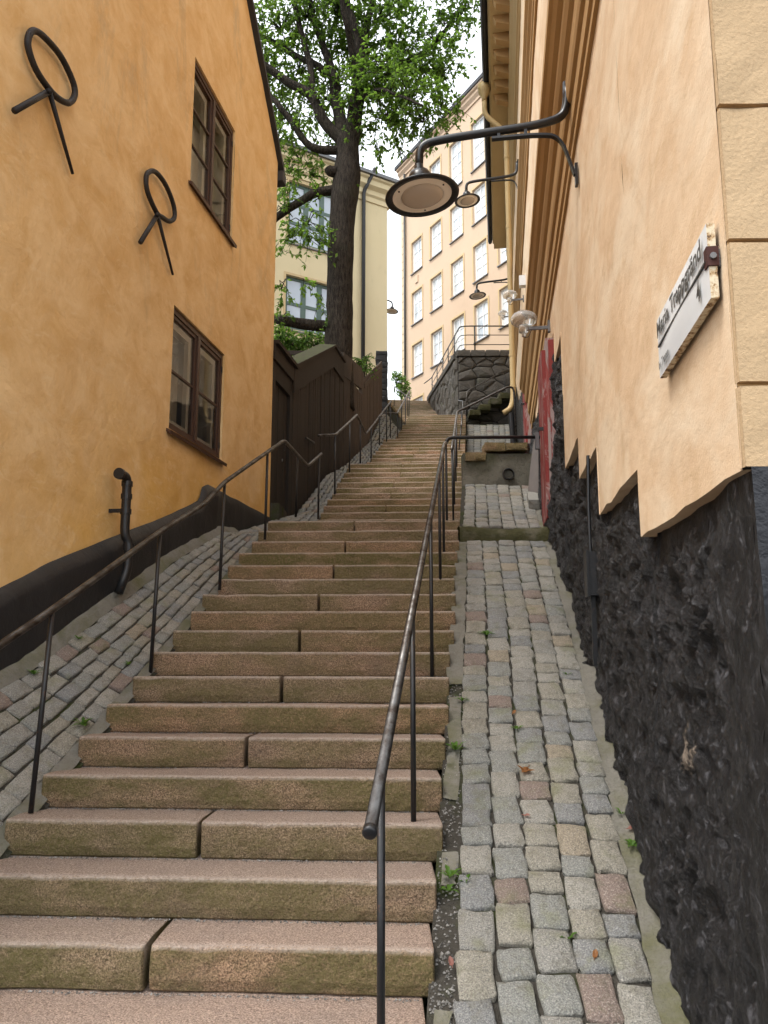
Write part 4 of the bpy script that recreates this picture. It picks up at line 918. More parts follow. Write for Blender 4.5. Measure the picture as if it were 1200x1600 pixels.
# ================================================================== TIMBER GATE AND FENCE
fence = thing('timber_fence', 'tall dark brown board fence with sloping mossy cap beside the middle stairs', 'fence', L(13.5, 2.6))
def ftop(y): return pl(y, [(10.3,3.98),(11.3,4.0),(14.05,5.38),(15.0,5.40),(17.1,5.42)])
y = 11.34
while y < 17.1:
    wd = rnd(.11,.16); d_ = rnd(-.006,.006)
    MB().hexa([L(y,fbase(y)-.1,d_),L(y+wd-.006,fbase(y+wd)-.1,d_),L(y+wd-.006,fbase(y+wd)-.1,d_-.03),L(y,fbase(y)-.1,d_-.03),L(y,ftop(y)-.05,d_),L(y+wd-.006,ftop(y+wd)-.05,d_),L(y+wd-.006,ftop(y+wd)-.05,d_-.03),L(y,ftop(y)-.05,d_-.03)]).build('board', M['timber'], fence)
    y += wd
for (ya, yb) in ((11.28,14.05),(14.05,15.0),(15.0,17.12)):
    za, zb_ = (ftop(ya), ftop(yb)) if ya < 14.9 else (5.62, 6.02)
    if ya > 14.9:
        MB().hexa([L(ya,za-.5,.012),L(yb,zb_-.5,.012),L(yb,zb_-.5,-.05),L(ya,za-.5,-.05),L(ya,za,.012),L(yb,zb_,.012),L(yb,zb_,-.05),L(ya,za,-.05)]).build('cap_board', M['timber'], fence)
        continue
    MB().hexa([L(ya,za-.42,.035),L(yb,zb_-.42,.035),L(yb,zb_-.42,-.02),L(ya,za-.42,-.02),L(ya,za-.02,.035),L(yb,zb_-.02,.035),L(yb,zb_-.02,-.02),L(ya,za-.02,-.02)]).build('fascia_board', M['timber'], fence)
    MB().hexa([L(ya,za-.018,.07),L(yb,zb_-.018,.07),L(yb,zb_-.018,-.25),L(ya,za-.018,-.25),L(ya,za+.025,.07),L(yb,zb_+.025,.07),L(yb,zb_+.06,-.25),L(ya,za+.06,-.25)]).build('cap_board', M['mosswood'], fence)
MB().fbox(L, 17.1, 17.32, 3.8, 5.95, -.06, .02).build('corner_post', M['timber'], fence)
MB().tube([L(12.0,3.05,.04), L(12.45,3.08,.06)], .02, 8).build('hinge_bar', M['iron'], fence)
f2 = thing('weathered_fence', 'weathered brown upright plank fence beside the dark stone pillar', 'fence', L(18.7, 4.9))
y = 17.36
while y < 20.15:
    wd = rnd(.12,.17); d_ = rnd(-.008,.008); tp = lambda q: 5.81+(q-17.34)*.521
    MB().hexa([L(y,fbase(y)-.1,d_),L(y+wd-.008,fbase(y+wd)-.1,d_),L(y+wd-.008,fbase(y+wd)-.1,d_-.03),L(y,fbase(y)-.1,d_-.03),L(y,tp(y)+rnd(-.02,.03),d_),L(y+wd-.008,tp(y+wd)+rnd(-.02,.03),d_),L(y+wd-.008,tp(y+wd),d_-.03),L(y,tp(y),d_-.03)]).build('board', M['timber'], f2)
    y += wd
MB().hexa([L(17.4,5.62,.012),L(20.1,7.03,.012),L(20.1,7.03,.03),L(17.4,5.62,.03),L(17.4,5.74,.012),L(20.1,7.15,.012),L(20.1,7.15,.03),L(17.4,5.74,.03)]).build('rail_board', M['timber'], f2)
gate = thing('timber_gate', 'dark timber gate with plank door at the end of the ochre house', 'gate', L(10.8, 1.7))
MB().fbox(L, 10.30, 10.44, 1.5, 3.75, -.10, -.0).build('gate_post', M['timber'], gate); MB().fbox(L, 11.18, 11.33, 1.5, 3.75, -.10, 0).build('gate_post', M['timber'], gate)
MB().fbox(L, 10.44, 11.18, 3.50, 3.75, -.10, -.003).build('lintel', M['timber'], gate)
for i in range(5): MB().fbox(L, 10.45+i*.146, 10.45+(i+1)*.146-.007, 1.74, 3.49, -.075, -.05+rnd(-.004,.004)).build('plank', M['timber'], gate)
MB().fbox(L, 10.28, 11.36, 3.752, 3.97, -.06, .03).build('fascia_board', M['timber'], gate)
MB().fbox(L, 10.28, 11.36, 3.972, 4.03, -.2, .08).build('cap_board', M['mosswood'], gate)
roughbox(MB(), L(10.8,0,-.05).x-.35, L(10.8,0,-.05).x+.10, 10.3, 11.35, 1.3, 1.72, .01, 3).build('threshold', M['soil'], gate)
MB().tube(fillet([L(10.95,2.72,-.05), L(10.95,2.72,.0), L(10.95,2.60,.0)], .02), .01, 8).build('handle', M['iron'], gate)
MB().lathe([(0,0),(.02,0),(.02,.012),(0,.012)], L(10.93,2.45,-.035), 12, Matrix.Rotation(math.pi/2,4,'Y')).build('lock', M['zinc_grey'], gate)
# dark stone pillar at the end of the fence
pil = thing('stone_pillar', 'dark rough stone pillar at the far end of the plank fence', 'pillar', P(597,627,20.5))
pb = P(597,640,20.5); zt = P(597,551,20.5).z; z = pb.z-.6; i = 0
while z < zt:
    h = rnd(.13,.19); roughbox(MB(), pb.x-.17+rnd(-.015,.015), pb.x+.15+rnd(-.015,.015), 20.35, 20.7, z, min(z+h-.01, zt), .014, 3, i*3).build('stone', M['black_paint'], pil); z += h; i += 1

# ================================================================== DARK STONE TERRACE WALL
tw = thing('terrace_wall', 'dark rubble stone terrace wall with coping at the head of the lane', 'wall', (3.2,23,6.2))
YW = 23.0; cx0 = P(716,600,YW).x; cx1 = R(YW,0,.02).x; zc = P(718,556,YW).z
def front(x, z, o): return V((x, YW-o, z))
sA = V((cx0, YW, 0)); sB = V((P(670,631,33.2).x, 33.2, 0))
sdir = (sB-sA).normalized(); snrm = V((-sdir.y, sdir.x, 0))
def side(s, z, o): return sA+sdir*s+V((0,0,z))+snrm*o
def copz(s): return lerp(zc, P(672,628,33.2).z+.05, s/((sB-sA).length))
MB().add([front(cx0,4.5,0),front(cx1,4.5,0),front(cx1,zc-.02,0),front(cx0,zc-.02,0)],[(0,1,2,3)]).add([side(0,5,0),side(10.3,8,0),side(10.3,copz(10.3),0),side(0,copz(0)-.02,0)],[(0,1,2,3)]).build('wall_core', M['wall_mortar'], tw)
def rubble(F, x0, x1, zlo, zhi, n_, asp=.62, g=.014):
    seeds = []; tries = 0
    while len(seeds) < n_ and tries < 9000:
        tries += 1; x = rnd(x0, x1); z = rnd(zlo(x), zhi(x)); md = math.sqrt((x1-x0)*(zhi(x)-zlo(x))*asp/n_)*.72
        if all(math.hypot((x-a_)*asp, z-b_) > md*.9 for a_, b_ in seeds): seeds.append((x, z))
    for k, (sx, sz) in enumerate(seeds):
        poly = [(x0,zlo(x0)),(x1,zlo(x1)),(x1,zhi(x1)),(x0,zhi(x0))]
        for m_, (tx, tz) in enumerate(seeds):
            if m_ == k: continue
            nx, nz_ = (tx-sx)*asp*asp, tz-sz; mx, mz = (sx+tx)/2, (sz+tz)/2; out = []
            for a_, b_ in zip(poly, poly[1:]+poly[:1]):
                da = (a_[0]-mx)*nx+(a_[1]-mz)*nz_; db = (b_[0]-mx)*nx+(b_[1]-mz)*nz_
                if da <= 0: out.append(a_)
                if da*db < 0: t = da/(da-db); out.append((a_[0]+(b_[0]-a_[0])*t, a_[1]+(b_[1]-a_[1])*t))
            poly = out
            if len(poly) < 3: break
        if len(poly) < 3: continue
        cx = sum(p[0] for p in poly)/len(poly); cz = sum(p[1] for p in poly)/len(poly); m_ = len(poly)
        sh_ = lambda p, f, gg: (cx+(p[0]-cx)*f-math.copysign(min(gg, abs(p[0]-cx)*.3), p[0]-cx), cz+(p[1]-cz)*f-math.copysign(min(gg, abs(p[1]-cz)*.3), p[1]-cz))
        od = rnd(.035,.09); vs_ = [F(*sh_(p,1,g),-.02) for p in poly]+[F(*sh_(p,1,g), od*rnd(.3,.6)) for p in poly]+[F(*sh_(p,.72,g), od*rnd(.75,1.25)) for p in poly]+[F(cx+rnd(-.04,.04), cz+rnd(-.03,.03), od*rnd(1.0,1.5))]
        fs = [(i,(i+1) % m_,m_+(i+1) % m_,m_+i) for i in range(m_)]+[(m_+i,m_+(i+1) % m_,2*m_+(i+1) % m_,2*m_+i) for i in range(m_)]+[(2*m_+i,2*m_+(i+1) % m_,3*m_) for i in range(m_)]
        MB().add(vs_, fs).build('stone', M['wallstone'], tw)
rubble(front, cx0, cx1, lambda x: 5.7, lambda x: zc-.04, 44)
rubble(side, 0, 10.2, lambda q: 6.3+.2*q, lambda q: copz(q)-.04, 58)
# coping stones
x = cx0-.04; n_ = 4
for i in range(4): roughbox(MB(), lerp(cx0-.05,cx1,i/4)+.006, lerp(cx0-.05,cx1,(i+1)/4)-.006, YW-.10, YW+.35, zc-.03, zc+.16, .008, 3, i).build('coping_stone', M['wallstone'], tw)
for i in range(8):
    s0_, s1b = .36+i*1.23, .36+(i+1)*1.23-.015
    MB().hexa([side(s0_,copz(s0_)-.02,.09),side(s1b,copz(s1b)-.02,.09),side(s1b,copz(s1b)-.02,-.3),side(s0_,copz(s0_)-.02,-.3),side(s0_,copz(s0_)+.15,.09),side(s1b,copz(s1b)+.15,.09),side(s1b,copz(s1b)+.15,-.3),side(s0_,copz(s0_)+.15,-.3)]).build('coping_stone', M['wallstone'], tw)
for (x0,y0_,x1,y1_) in ((733,650,750,642),(748,642,766,633.5),(764,633,783,624.5),(779,624.5,797,615.5)):
    A = P(x0,y0_,22.6); B = P(x1,y1_,22.6); roughbox(MB(), A.x, B.x, 22.45, 23.0, A.z, B.z, .008, 3).build('side_step', M['mosskerb'], tw)
MB().add([side(0,copz(0)+.0,-.02),side(10.3,copz(10.3),-.02),V((9,33.3,copz(10.3))),V((9,YW+.05,copz(0)))],[(0,1,2,3)]).build('terrace_paving', M['asphalt'], tw)
# terrace railing
tr = thing('terrace_railing', 'black three-rail railing on the dark stone terrace wall', 'railing', V((cx0,YW,zc+.16)))
zr = zc+.16; Hs = [P(760,509.5,YW+.1).z-zr, P(760,523.5,YW+.1).z-zr, P(760,538.5,YW+.1).z-zr]
for h in Hs:
    pts = [front(cx1-.05,zr+h,-.1), front(cx0+.12,zr+h,-.1), side(.5, copz(.5)+.15+h,-.1), side(9.9, copz(9.9)+.15+h,-.1)]
    if h == Hs[0]: pts.append(side(10.3, copz(9.9)+h+.02,.2))
    MB().tube(fillet(pts, .3, 6), .022 if h == Hs[0] else .014, 8).build('rail', M['iron'], tr, True)
for x in (cx1-.06, P(742,540,YW+.1).x): MB().tube([front(x,zr-.02,-.1), front(x,zr+Hs[0],-.1)], .024, 8).build('post', M['iron'], tr, True)
for s in (1.6, 3.4, 5.2, 7.4, 9.6): MB().tube([side(s,copz(s)+.12,-.1), side(s,copz(s)+.15+Hs[0],-.1)], .02, 8).build('post', M['iron'], tr, True)

# ================================================================== BICYCLE on the terrace
bk_ = thing('bicycle', 'dark bicycle parked behind the sloping terrace railing', 'bicycle', side(4.3, copz(4.3), -.45), math.atan2(sdir.y, sdir.x))
def wheel(x):
    w_ = MB().tube([V((x+.31*math.cos(t*math.tau/28),0,.33+.31*math.sin(t*math.tau/28))) for t in range(29)], .018, 6).build('wheel', M['iron'], bk_, True, True)
    sp = MB()
    for t in range(9): sp.tube([(x,0,.33), (x+.3*math.cos(t*math.tau/9),0,.33+.3*math.sin(t*math.tau/9))], .003, 4)
    sp.build('spokes', M['zinc_grey'], w_, False, True)
wheel(-.5); wheel(.52)
MB().tube([(-.5,0,.33),(-.15,0,.80),(.38,0,.82)], .017, 6).tube([(-.15,0,.80),(-.02,0,.32),(.40,0,.70)], .017, 6).tube([(-.5,0,.33),(-.02,0,.32)], .012, 6).tube([(.52,0,.33),(.40,0,.70),(.36,0,.95)], .016, 6).build('frame', M['iron'], bk_, True, True)
MB().tube(fillet([(.22,.26,.98),(.40,.22,1.0),(.36,0,.97),(.40,-.22,1.0),(.22,-.26,.98)], .06), .013, 6).build('handlebar', M['iron'], bk_, True, True)
MB().tube([(-.15,0,.80),(-.17,0,.90)], .014, 6).hexa([(-.30,-.08,.90),(-.02,-.02,.90),(-.02,.02,.90),(-.30,.08,.90),(-.30,-.07,.95),(-.02,-.015,.95),(-.02,.015,.95),(-.30,.07,.95)]).build('saddle', M['iron'], bk_, False, True)

# ================================================================== CREAM BUILDING (far right)
F0 = V((1.2,42,0)); FD = V((.535,-1,0)).normalized(); FN = V((-1,-.535,0)).normalized()
def CF(s, z, o=0): return F0+FD*s+V((0,0,z))+FN*o
cb_ = thing('cream_building', 'tall cream rendered apartment house with rows of white windows at the top of the stairs', 'building', CF(4, 9))
CW = []
for c in range(7):
    s = 1.4+2.03*c
    for (z0, h) in ((10.8,1.85),(13.95,1.85),(17.05,1.85),(20.1,1.85),(23.0,2.6)):
        if z0 == 23.0 and c < 1: continue
        CW.append((s-.56, s+.56, z0, z0+h))
wall_grid(MB(), CF, [-.3, 17], [8.5, 27], CW, 3, .16).build('facade', M['cream'], cb_, recalc=False)
MB().add([CF(-.3,8.5,0),CF(-.3,8.5,-10),CF(-.3,27,-10),CF(-.3,27,0)],[(0,1,2,3)]).add([CF(17,8.5,0),CF(17,8.5,-10),CF(17,27,-10),CF(17,27,0)],[(0,1,2,3)]).add([CF(-.3,8.5,-10),CF(17,8.5,-10),CF(17,27,-10),CF(-.3,27,-10)],[(0,1,2,3)]).add([CF(-.3,8.5,-.4),CF(17,8.5,-.4),CF(17,27,-.4),CF(-.3,27,-.4)],[(0,1,2,3)]).build('rear_wall', M['cream'], cb_)
rings = [[CF(s, z, o) for o, z in ((-.3,26.6),(.06,26.6),(.06,26.75),(.18,26.9),(.18,27.05),(.28,27.1),(.28,27.2),(-.3,27.25))] for s in (-.5, 17.2)]
MB().loft(rings).build('eave', M['cream'], cb_)
MB().hexa([CF(-.6,27.21,.34),CF(17.3,27.21,.34),CF(17.3,27.3,-10),CF(-.6,27.3,-10),CF(-.6,27.42,.34),CF(17.3,27.42,.34),CF(17.3,29.6,-5),CF(-.6,29.6,-5)]).build('roof', M['roof_dark'], cb_)
def tmpl_window(w_, h, cols, rows, fm, pm, b=.10, bar=.03):
    f = MB()
    f.hexa([(-w_/2,0,0),(-w_/2+b,0,0),(-w_/2+b,.06,0),(-w_/2,.06,0),(-w_/2,0,h),(-w_/2+b,0,h),(-w_/2+b,.06,h),(-w_/2,.06,h)])
    f.hexa([(w_/2-b,0,0),(w_/2,0,0),(w_/2,.06,0),(w_/2-b,.06,0),(w_/2-b,0,h),(w_/2,0,h),(w_/2,.06,h),(w_/2-b,.06,h)])
    f.box((0,.03,b/2), w_-2*b, .06, b).box((0,.03,h-b/2), w_-2*b, .06, b)
    for i in range(1, cols): f.box((-w_/2+b+(w_-2*b)*i/cols,.03,h/2), .07 if i*2 == cols else bar*1.6, .05, h-2*b)
    for i in range(1, rows): f.box((0,.028,b+(h-2*b)*i/rows), w_-2*b, .04, bar)
    fme = f.mesh('window'); fme.materials.append(fm)
    pme = MB().add([(-w_/2+b,.025,b),(w_/2-b,.025,b),(w_/2-b,.025,h-b),(-w_/2+b,.025,h-b)],[(0,1,2,3)]).mesh('pane'); pme.materials.append(pm)
    sme = MB().hexa([(-w_/2-.06,-.02,-.07),(w_/2+.06,-.02,-.07),(w_/2+.06,.24,-.10),(-w_/2-.06,.24,-.10),(-w_/2-.06,-.02,-.01),(w_/2+.06,-.02,-.01),(w_/2+.06,.24,-.05),(-w_/2-.06,.24,-.05)]).mesh('sill'); sme.materials.append(M['zinc_grey'])
    o_ = MB(); t = .09
    for (x0,x1,z0,z1__) in ((-w_/2-t,-w_/2,-.0,h+t),(w_/2,w_/2+t,0,h+t),(-w_/2,w_/2,h,h+t)): o_.hexa([(x0,.17,z0),(x1,.17,z0),(x1,.19,z0),(x0,.19,z0),(x0,.17,z1__),(x1,.17,z1__),(x1,.19,z1__),(x0,.19,z1__)])
    ome = o_.mesh('surround'); ome.materials.append(M['moulding'])
    return fme, pme, sme, ome
def put_window(tm, Mx, root):
    w_ = mkobj('window', tm[0], None, root, M=Mx)
    for nm, me in zip(('pane','sill','surround'), tm[1:]): mkobj(nm, me, None, w_)
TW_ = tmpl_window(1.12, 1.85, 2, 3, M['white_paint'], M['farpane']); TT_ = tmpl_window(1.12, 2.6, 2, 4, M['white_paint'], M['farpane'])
def fmat(p, d, n_): return Matrix(((d.x,n_.x,0,p.x),(d.y,n_.y,0,p.y),(d.z,n_.z,1,p.z),(0,0,0,1)))
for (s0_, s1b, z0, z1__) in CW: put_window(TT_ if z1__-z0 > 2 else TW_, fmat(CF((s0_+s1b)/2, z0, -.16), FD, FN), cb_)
for i in range(36):
    MB().fbox(CF, -.32, .10, 9.0+i*.49, 9.0+(i+1)*.49-.03, -.0, .05).build('quoin', M['buffquoin'], cb_)
MB().tube([CF(.22,9,.12), CF(.22,26.6,.12)], .06, 8).build('rain_pipe', M['iron'], cb_, True)
vn = MB(); rings = []
MB().fbox(CF, 1.25, 1.55, 19.35, 19.75, .0, .05).build('vent_hood', M['cream'], cb_)

# ================================================================== YELLOW BUILDING (behind the tree)
GD = V((1.65,1,0)).normalized(); GN = V((1,-1.65,0)).normalized(); G0 = V((-1.65,27,0))
def GF(s, z, o=0): return G0+GD*s+V((0,0,z))+GN*o
def gs(px, py):                               # photo point on that facade -> (s, z)
    p = P(px, py, 1); t = (G0.dot(GN))/(p.dot(GN)); q = p*t; return (q-G0).dot(GD), q.z
yb_ = thing('yellow_building', 'pale yellow building with green framed windows and cornice behind the big tree', 'building', GF(-3, 3))
sE = gs(605,420)[0]; zt = gs(590,300)[1]
s0_, zw1 = gs(447,428); zw0 = gs(447,512)[1]; zu1 = gs(456,282)[1]; zu0 = gs(456,378)[1]
YW_ = [(s0_, s0_+2.15, zw0, zw1), (s0_+.05, s0_+2.2, zu0, zu1), (s0_-3.4, s0_-1.3, zw0, zw1), (s0_-3.4, s0_-1.3, zu0, zu1)]
wall_grid(MB(), GF, [-9, sE], [2.5, zt], YW_, 4, .18).build('facade', M['yellow'], yb_, recalc=False)
MB().add([GF(sE,2.5,0),GF(sE,2.5,-9),GF(sE,zt,-9),GF(sE,zt,0)],[(0,1,2,3)]).add([GF(-9,2.5,-.5),GF(sE,2.5,-.5),GF(sE,zt,-.5),GF(-9,zt,-.5)],[(0,1,2,3)]).add([GF(-9,2.5,-9),GF(sE,2.5,-9),GF(sE,zt,-9),GF(-9,zt,-9)],[(0,1,2,3)]).add([GF(-9,2.5,0),GF(-9,2.5,-9),GF(-9,zt,-9),GF(-9,zt,0)],[(0,1,2,3)]).build('rear_wall', M['yellow'], yb_)
for (a_, b_) in ((-9, sE+.12),):
    MB().loft([[GF(s, zt+z, o) for o, z in ((-.2,-.55),(.05,-.55),(.05,-.35),(.12,-.28),(.12,-.1),(.28,.02),(.28,.22),(.36,.28),(.36,.36),(-.2,.4))] for s in (a_, b_)]).build('cornice', M['yellow'], yb_)
MB().hexa([GF(-9.2,zt+.37,.45),GF(sE+.3,zt+.37,.45),GF(sE+.3,zt+.37,-9.2),GF(-9.2,zt+.37,-9.2),GF(-9.2,zt+.5,.45),GF(sE+.3,zt+.5,.45),GF(sE-3,zt+3,-4.5),GF(-9.2,zt+3,-4.5)]).build('roof', M['zinc_grey'], yb_)
MB().fbox(GF, gs(562,400)[0]-9, gs(562,400)[0], 2.5, zt-.56, .001, .07).build('pilaster', M['yellow'], yb_) if False else None
TY1 = tmpl_window(2.15, zw1-zw0, 3, 2, M['green_paint'], M['skypane'], .11, .12); TY2 = tmpl_window(2.15, zu1-zu0, 3, 3, M['green_paint'], M['skypane'], .11, .12)
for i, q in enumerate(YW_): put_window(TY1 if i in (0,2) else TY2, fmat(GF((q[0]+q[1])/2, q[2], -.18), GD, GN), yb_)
sp, zp = gs(566,302); sp2, zp2 = gs(577,272)
MB().tube(fillet([GF(sp2,zp2,.45), GF(sp,zp,.12), GF(sp,3,.12)], .15), .075, 10).build('rain_pipe', M['iron'], yb_, True)
ld = V((.855,.518,0)); lo_ = V((-.62,29.45,13.48)); lampcopy(lo_, 'distant small lamp hanging beside the yellow building against the sky', math.atan2(ld.y, ld.x))

# ================================================================== YARD behind the fence
def yd(i, j):
    y = lerp(10.4, 26, j); return V((lerp(-14, L(y,0,-.06).x, i), y, fbase(min(y,20))+.25))
struct(MB().grid(3, 16, yd).build('yard_ground', M['earth'], recalc=False))
pk = thing('picket_fence', 'low grey wooden picket fence behind the gate cap', 'fence', P(475,560,17.5))
A = P(436,549,17.6); B = P(507,550,17.6)
MB().hexa([A+V((0,-.02,-.08)),B+V((0,-.02,-.08)),B+V((0,.02,-.08)),A+V((0,.02,-.08)),A+V((0,-.02,.02)),B+V((0,-.02,.02)),B+V((0,.02,.02)),A+V((0,.02,.02))]).build('top_rail', M['mosswood'], pk)
MB().hexa([A+V((0,-.02,-1.0)),B+V((0,-.02,-1.0)),B+V((0,.02,-1.0)),A+V((0,.02,-1.0)),A+V((0,-.02,-.9)),B+V((0,-.02,-.9)),B+V((0,.02,-.9)),A+V((0,.02,-.9))]).build('bottom_rail', M['mosswood'], pk)
for i in range(10): c = lerp(A, B, (i+.5)/10); MB().box(c+V((0,-.035,-.62)), .07, .022, 1.05).build('picket', M['mosswood'], pk)

# ================================================================== TREE
tree = thing('lime_tree', 'large leafy street tree with dark trunk growing behind the timber fence', 'tree', V((-.98,16,4.0)))
tm = MB()
def limb(pts, rs, n=10, sub=5, wob=.03):
    pts = [V(p) for p in pts]; out = []; ro = []
    for i in range(len(pts)-1):
        a_, b_, c_, d_ = pts[max(0,i-1)], pts[i], pts[i+1], pts[min(len(pts)-1,i+2)]
        for k in range(sub):
            t = k/sub; q = .5*((2*b_)+(c_-a_)*t+(2*a_-5*b_+4*c_-d_)*t*t+(3*b_-a_-3*c_+d_)*t**3)
            out.append(q+V((nz(q,1.5),nz(q+V((5,0,0)),1.5),0))*wob); ro.append(lerp(rs[i], rs[i+1], t)*(1+nz(q,2)*.08))
    out.append(pts[-1]); ro.append(rs[-1]); tm.tube(out, ro, n); return out
TY = 16.0
def T(px, py, dy=0): return P(px, py, TY+dy)
limb([T(528,640), T(529,560), T(530,500), T(531,430), T(535,340), T(540,290), T(543,250), T(543,215)], [.36,.31,.295,.285,.29,.32,.265,.25], 18, 6, .02)
BR = [
 ([T(515,510),T(480,507),T(440,500),T(395,488,.6)], [.13,.12,.115,.09]),
 ([T(522,298),T(492,303),T(458,322),T(428,343),T(400,372,.4)], [.12,.095,.085,.08,.05]),
 ([T(536,222),T(505,188),T(487,150),T(450,128),T(410,100),T(370,60,-.6)], [.15,.13,.11,.095,.08,.05]),
 ([T(540,235),T(500,234),T(478,222),T(455,190),T(430,158),T(405,130,.8)], [.12,.09,.08,.07,.06,.04]),
 ([T(488,150),T(484,110,.2),T(474,60,.3),T(458,0,.4),T(448,-60,.6)], [.085,.08,.07,.06,.04]),
 ([T(540,220),T(527,165,.3),T(523,125,.3),T(505,75,.4),T(488,20,.5),T(478,-50,.7)], [.17,.14,.12,.085,.07,.04]),
 ([T(521,120,.3),T(495,103,.5),T(455,83,.8),T(400,52,1.2),T(350,30,1.6)], [.09,.085,.075,.06,.04]),
 ([T(548,220),T(556,170,-.2),T(563,115,-.2),T(560,60,-.3),T(545,10,-.3),T(535,-60,-.2)], [.20,.17,.15,.11,.085,.05]),
 ([T(556,130,-.2),T(548,70,-.5),T(540,30,-.8),T(525,-40,-1)], [.10,.08,.07,.04]),
 ([T(562,110,-.2),T(572,50,.1),T(585,-10,.2),T(600,-80,.3)], [.11,.09,.07,.04]),
 ([T(560,135,-.2),T(590,110,.3),T(630,98,.5),T(672,75,.6),T(702,38,.6),T(730,-10,.8)], [.085,.075,.06,.05,.04,.025]),
 ([T(559,160,-.1),T(590,140,-.8),T(625,150,-1.5),T(660,165,-2)], [.06,.045,.03,.02]),
]
LP_ = [limb(p, r) for p, r in BR]
limb([T(527,268,-.05), T(517,268,-.15), T(512,262,-.18)], [.13,.12,.09], 10, 4, .0)
# foliage sprays: (px, py, depth offset, rx, ry, rz in m, twigs)
SP = [(440,40,.9,1.0,1.2,.75,44),(415,110,.9,.75,1.1,.65,34),(450,180,.8,.75,1.0,.6,34),(480,20,.5,1.0,1.2,.7,44),(470,110,1.2,.8,1.0,.7,36),(430,225,.2,.55,.8,.45,20),
 (530,20,.2,.9,1.2,.7,50),(545,75,.8,.75,.8,.6,34),(575,140,-.3,.6,.7,.6,26),(565,200,.3,.35,.4,.4,8),(510,150,.8,.7,.9,.7,28),
 (600,25,0,.9,1.3,.7,46),(620,75,.3,.85,1.1,.6,46),(600,120,-.6,.7,1.0,.5,44),(650,110,.2,.75,1.1,.5,38),(680,60,.5,.75,1.1,.6,34),(640,150,-.8,.8,1.0,.45,34),(690,110,.1,.6,.9,.5,26),
 (720,20,.4,.6,1.0,.55,24),(660,185,-.6,.8,.8,.45,24),(610,185,-.4,.7,.8,.5,24),(690,165,-.3,.5,.7,.4,14),(590,235,-.2,.6,.6,.4,9),(625,235,-.5,.5,.6,.4,7),
 (450,265,.3,.45,.6,.4,17),(490,270,.4,.4,.5,.35,15),(450,300,-.2,.45,.5,.35,14),(480,345,-.5,.5,.5,.5,26),(455,365,-.2,.35,.5,.45,14),(500,375,-.6,.3,.4,.35,9),(440,445,-.2,.25,.4,.3,6),(440,480,-.3,.25,.3,.25,5),(480,450,-.5,.35,.4,.3,4),(470,245,.5,.5,.6,.3,16),
 (445,395,-.4,.4,.4,.25,6),(495,470,-.6,.25,.3,.25,4),
 # above and beside the frame
 (400,-60,.5,1.4,1.5,.9,50),(500,-80,.0,1.4,1.6,1.0,60),(600,-80,.0,1.4,1.6,1.0,60),(690,-60,.3,1.2,1.4,.8,40),(350,60,.8,1.2,1.3,.9,40),(380,200,.8,.9,1.0,.8,24),(550,-180,.2,1.8,1.8,1.1,60),(560,-20,1.6,1.6,1.0,1.2,50),(760,-40,.6,.7,1.0,.6,18)]
lm = MB(); twm = MB()
def leaf(p, d, up, l, w_):
    s = d.cross(up); s = s.normalized() if s.length > 1e-4 else V((1,0,0)); n_ = s.cross(d)
    a_ = p; b_ = p+d*l*.42+s*w_*.5-n_*l*.06; c_ = p+d*l-n_*l*.16; e_ = p+d*l*.42-s*w_*.5-n_*l*.06; m_ = p+d*l*.5+n_*l*.03
    k = len(lm.v); lm.v += [tuple(a_), tuple(b_), tuple(c_), tuple(e_), tuple(m_)]; lm.f += [(k,k+1,k+4),(k+1,k+2,k+4),(k+2,k+3,k+4),(k+3,k,k+4)]
def foliage(c, rx, ry, rz, twigs, lsz=.105, per=(9,17), twl=(.35,.75)):
    for _ in range(twigs):
        d = V((random.gauss(0,1), random.gauss(0,1), random.gauss(0,1))).normalized(); r = random.random()**.45
        e = c+V((d.x*rx, d.y*ry, d.z*rz))*r
        tl = rnd(*twl); dr = (d*.8+V((rnd(-.8,.8), rnd(-.8,.8), rnd(-.75,.25)))).normalized(); s = e-dr*tl*.5
        q = [s, e+V((0,0,.03)), e+dr*tl*.5+V((0,0,-.10))]
        twm.tube(q, [.008,.006,.003], 3, False)
        if random.random() < .35: twm.tube([c+V((0,0,-.1)), lerp(c,s,.5)+V((rnd(-.08,.08),rnd(-.08,.08),.06)), s], [.014,.010,.007], 4, False)
        for k in range(random.randint(*per)):
            t = rnd(0,1); p = lerp(q[0], q[1], t*2) if t < .5 else lerp(q[1], q[2], t*2-1)
            ld_ = (dr*.5+V((rnd(-1,1), rnd(-1,1), rnd(-.9,.35)))).normalized()
            leaf(p, ld_, V((rnd(-.5,.5), rnd(-.5,.5), 1)).normalized(), lsz*rnd(.7,1.25), lsz*rnd(.42,.62))
for (px, py, dy, rx, ry, rz, n_) in SP: foliage(T(px,py,dy), rx, ry, rz, int(n_*(1.5 if py < 230 else .75)), .122)
for (px, py, dy, r_, n_) in ((480,-260,0,2.2,110),(600,-260,.5,2.2,110),(700,-200,0,2.0,90),(520,-420,1,2.6,110),(640,-420,0,2.6,110),(760,-160,1,1.5,50),(700,-330,2,2.4,110)): foliage(T(px,py,dy), r_, r_, r_*.7, n_, .24, (12,20), (.6,1.1))  # unseen upper crown, added and thickened to shade the upper flights
for k in range(18): foliage(T(556+rnd(-16,16), 90+k*6.5, -.35), .12, .12, .15, 1, .10)      # epicormic shoots on the trunk
for pts in LP_:                               # short leafy shoots along the limbs
    for q in pts[::4]:
        if random.random() < .6: foliage(q+V((rnd(-.2,.2),rnd(-.2,.2),rnd(-.1,.25))), .3, .3, .22, 3)
tm.build('trunk', M['bark'], tree, True, recalc=False)
cr = lm.build('crown', M['leaf'], tree, recalc=False); struct(twm.build('twigs', M['bark'], cr, recalc=False), 'stuff')
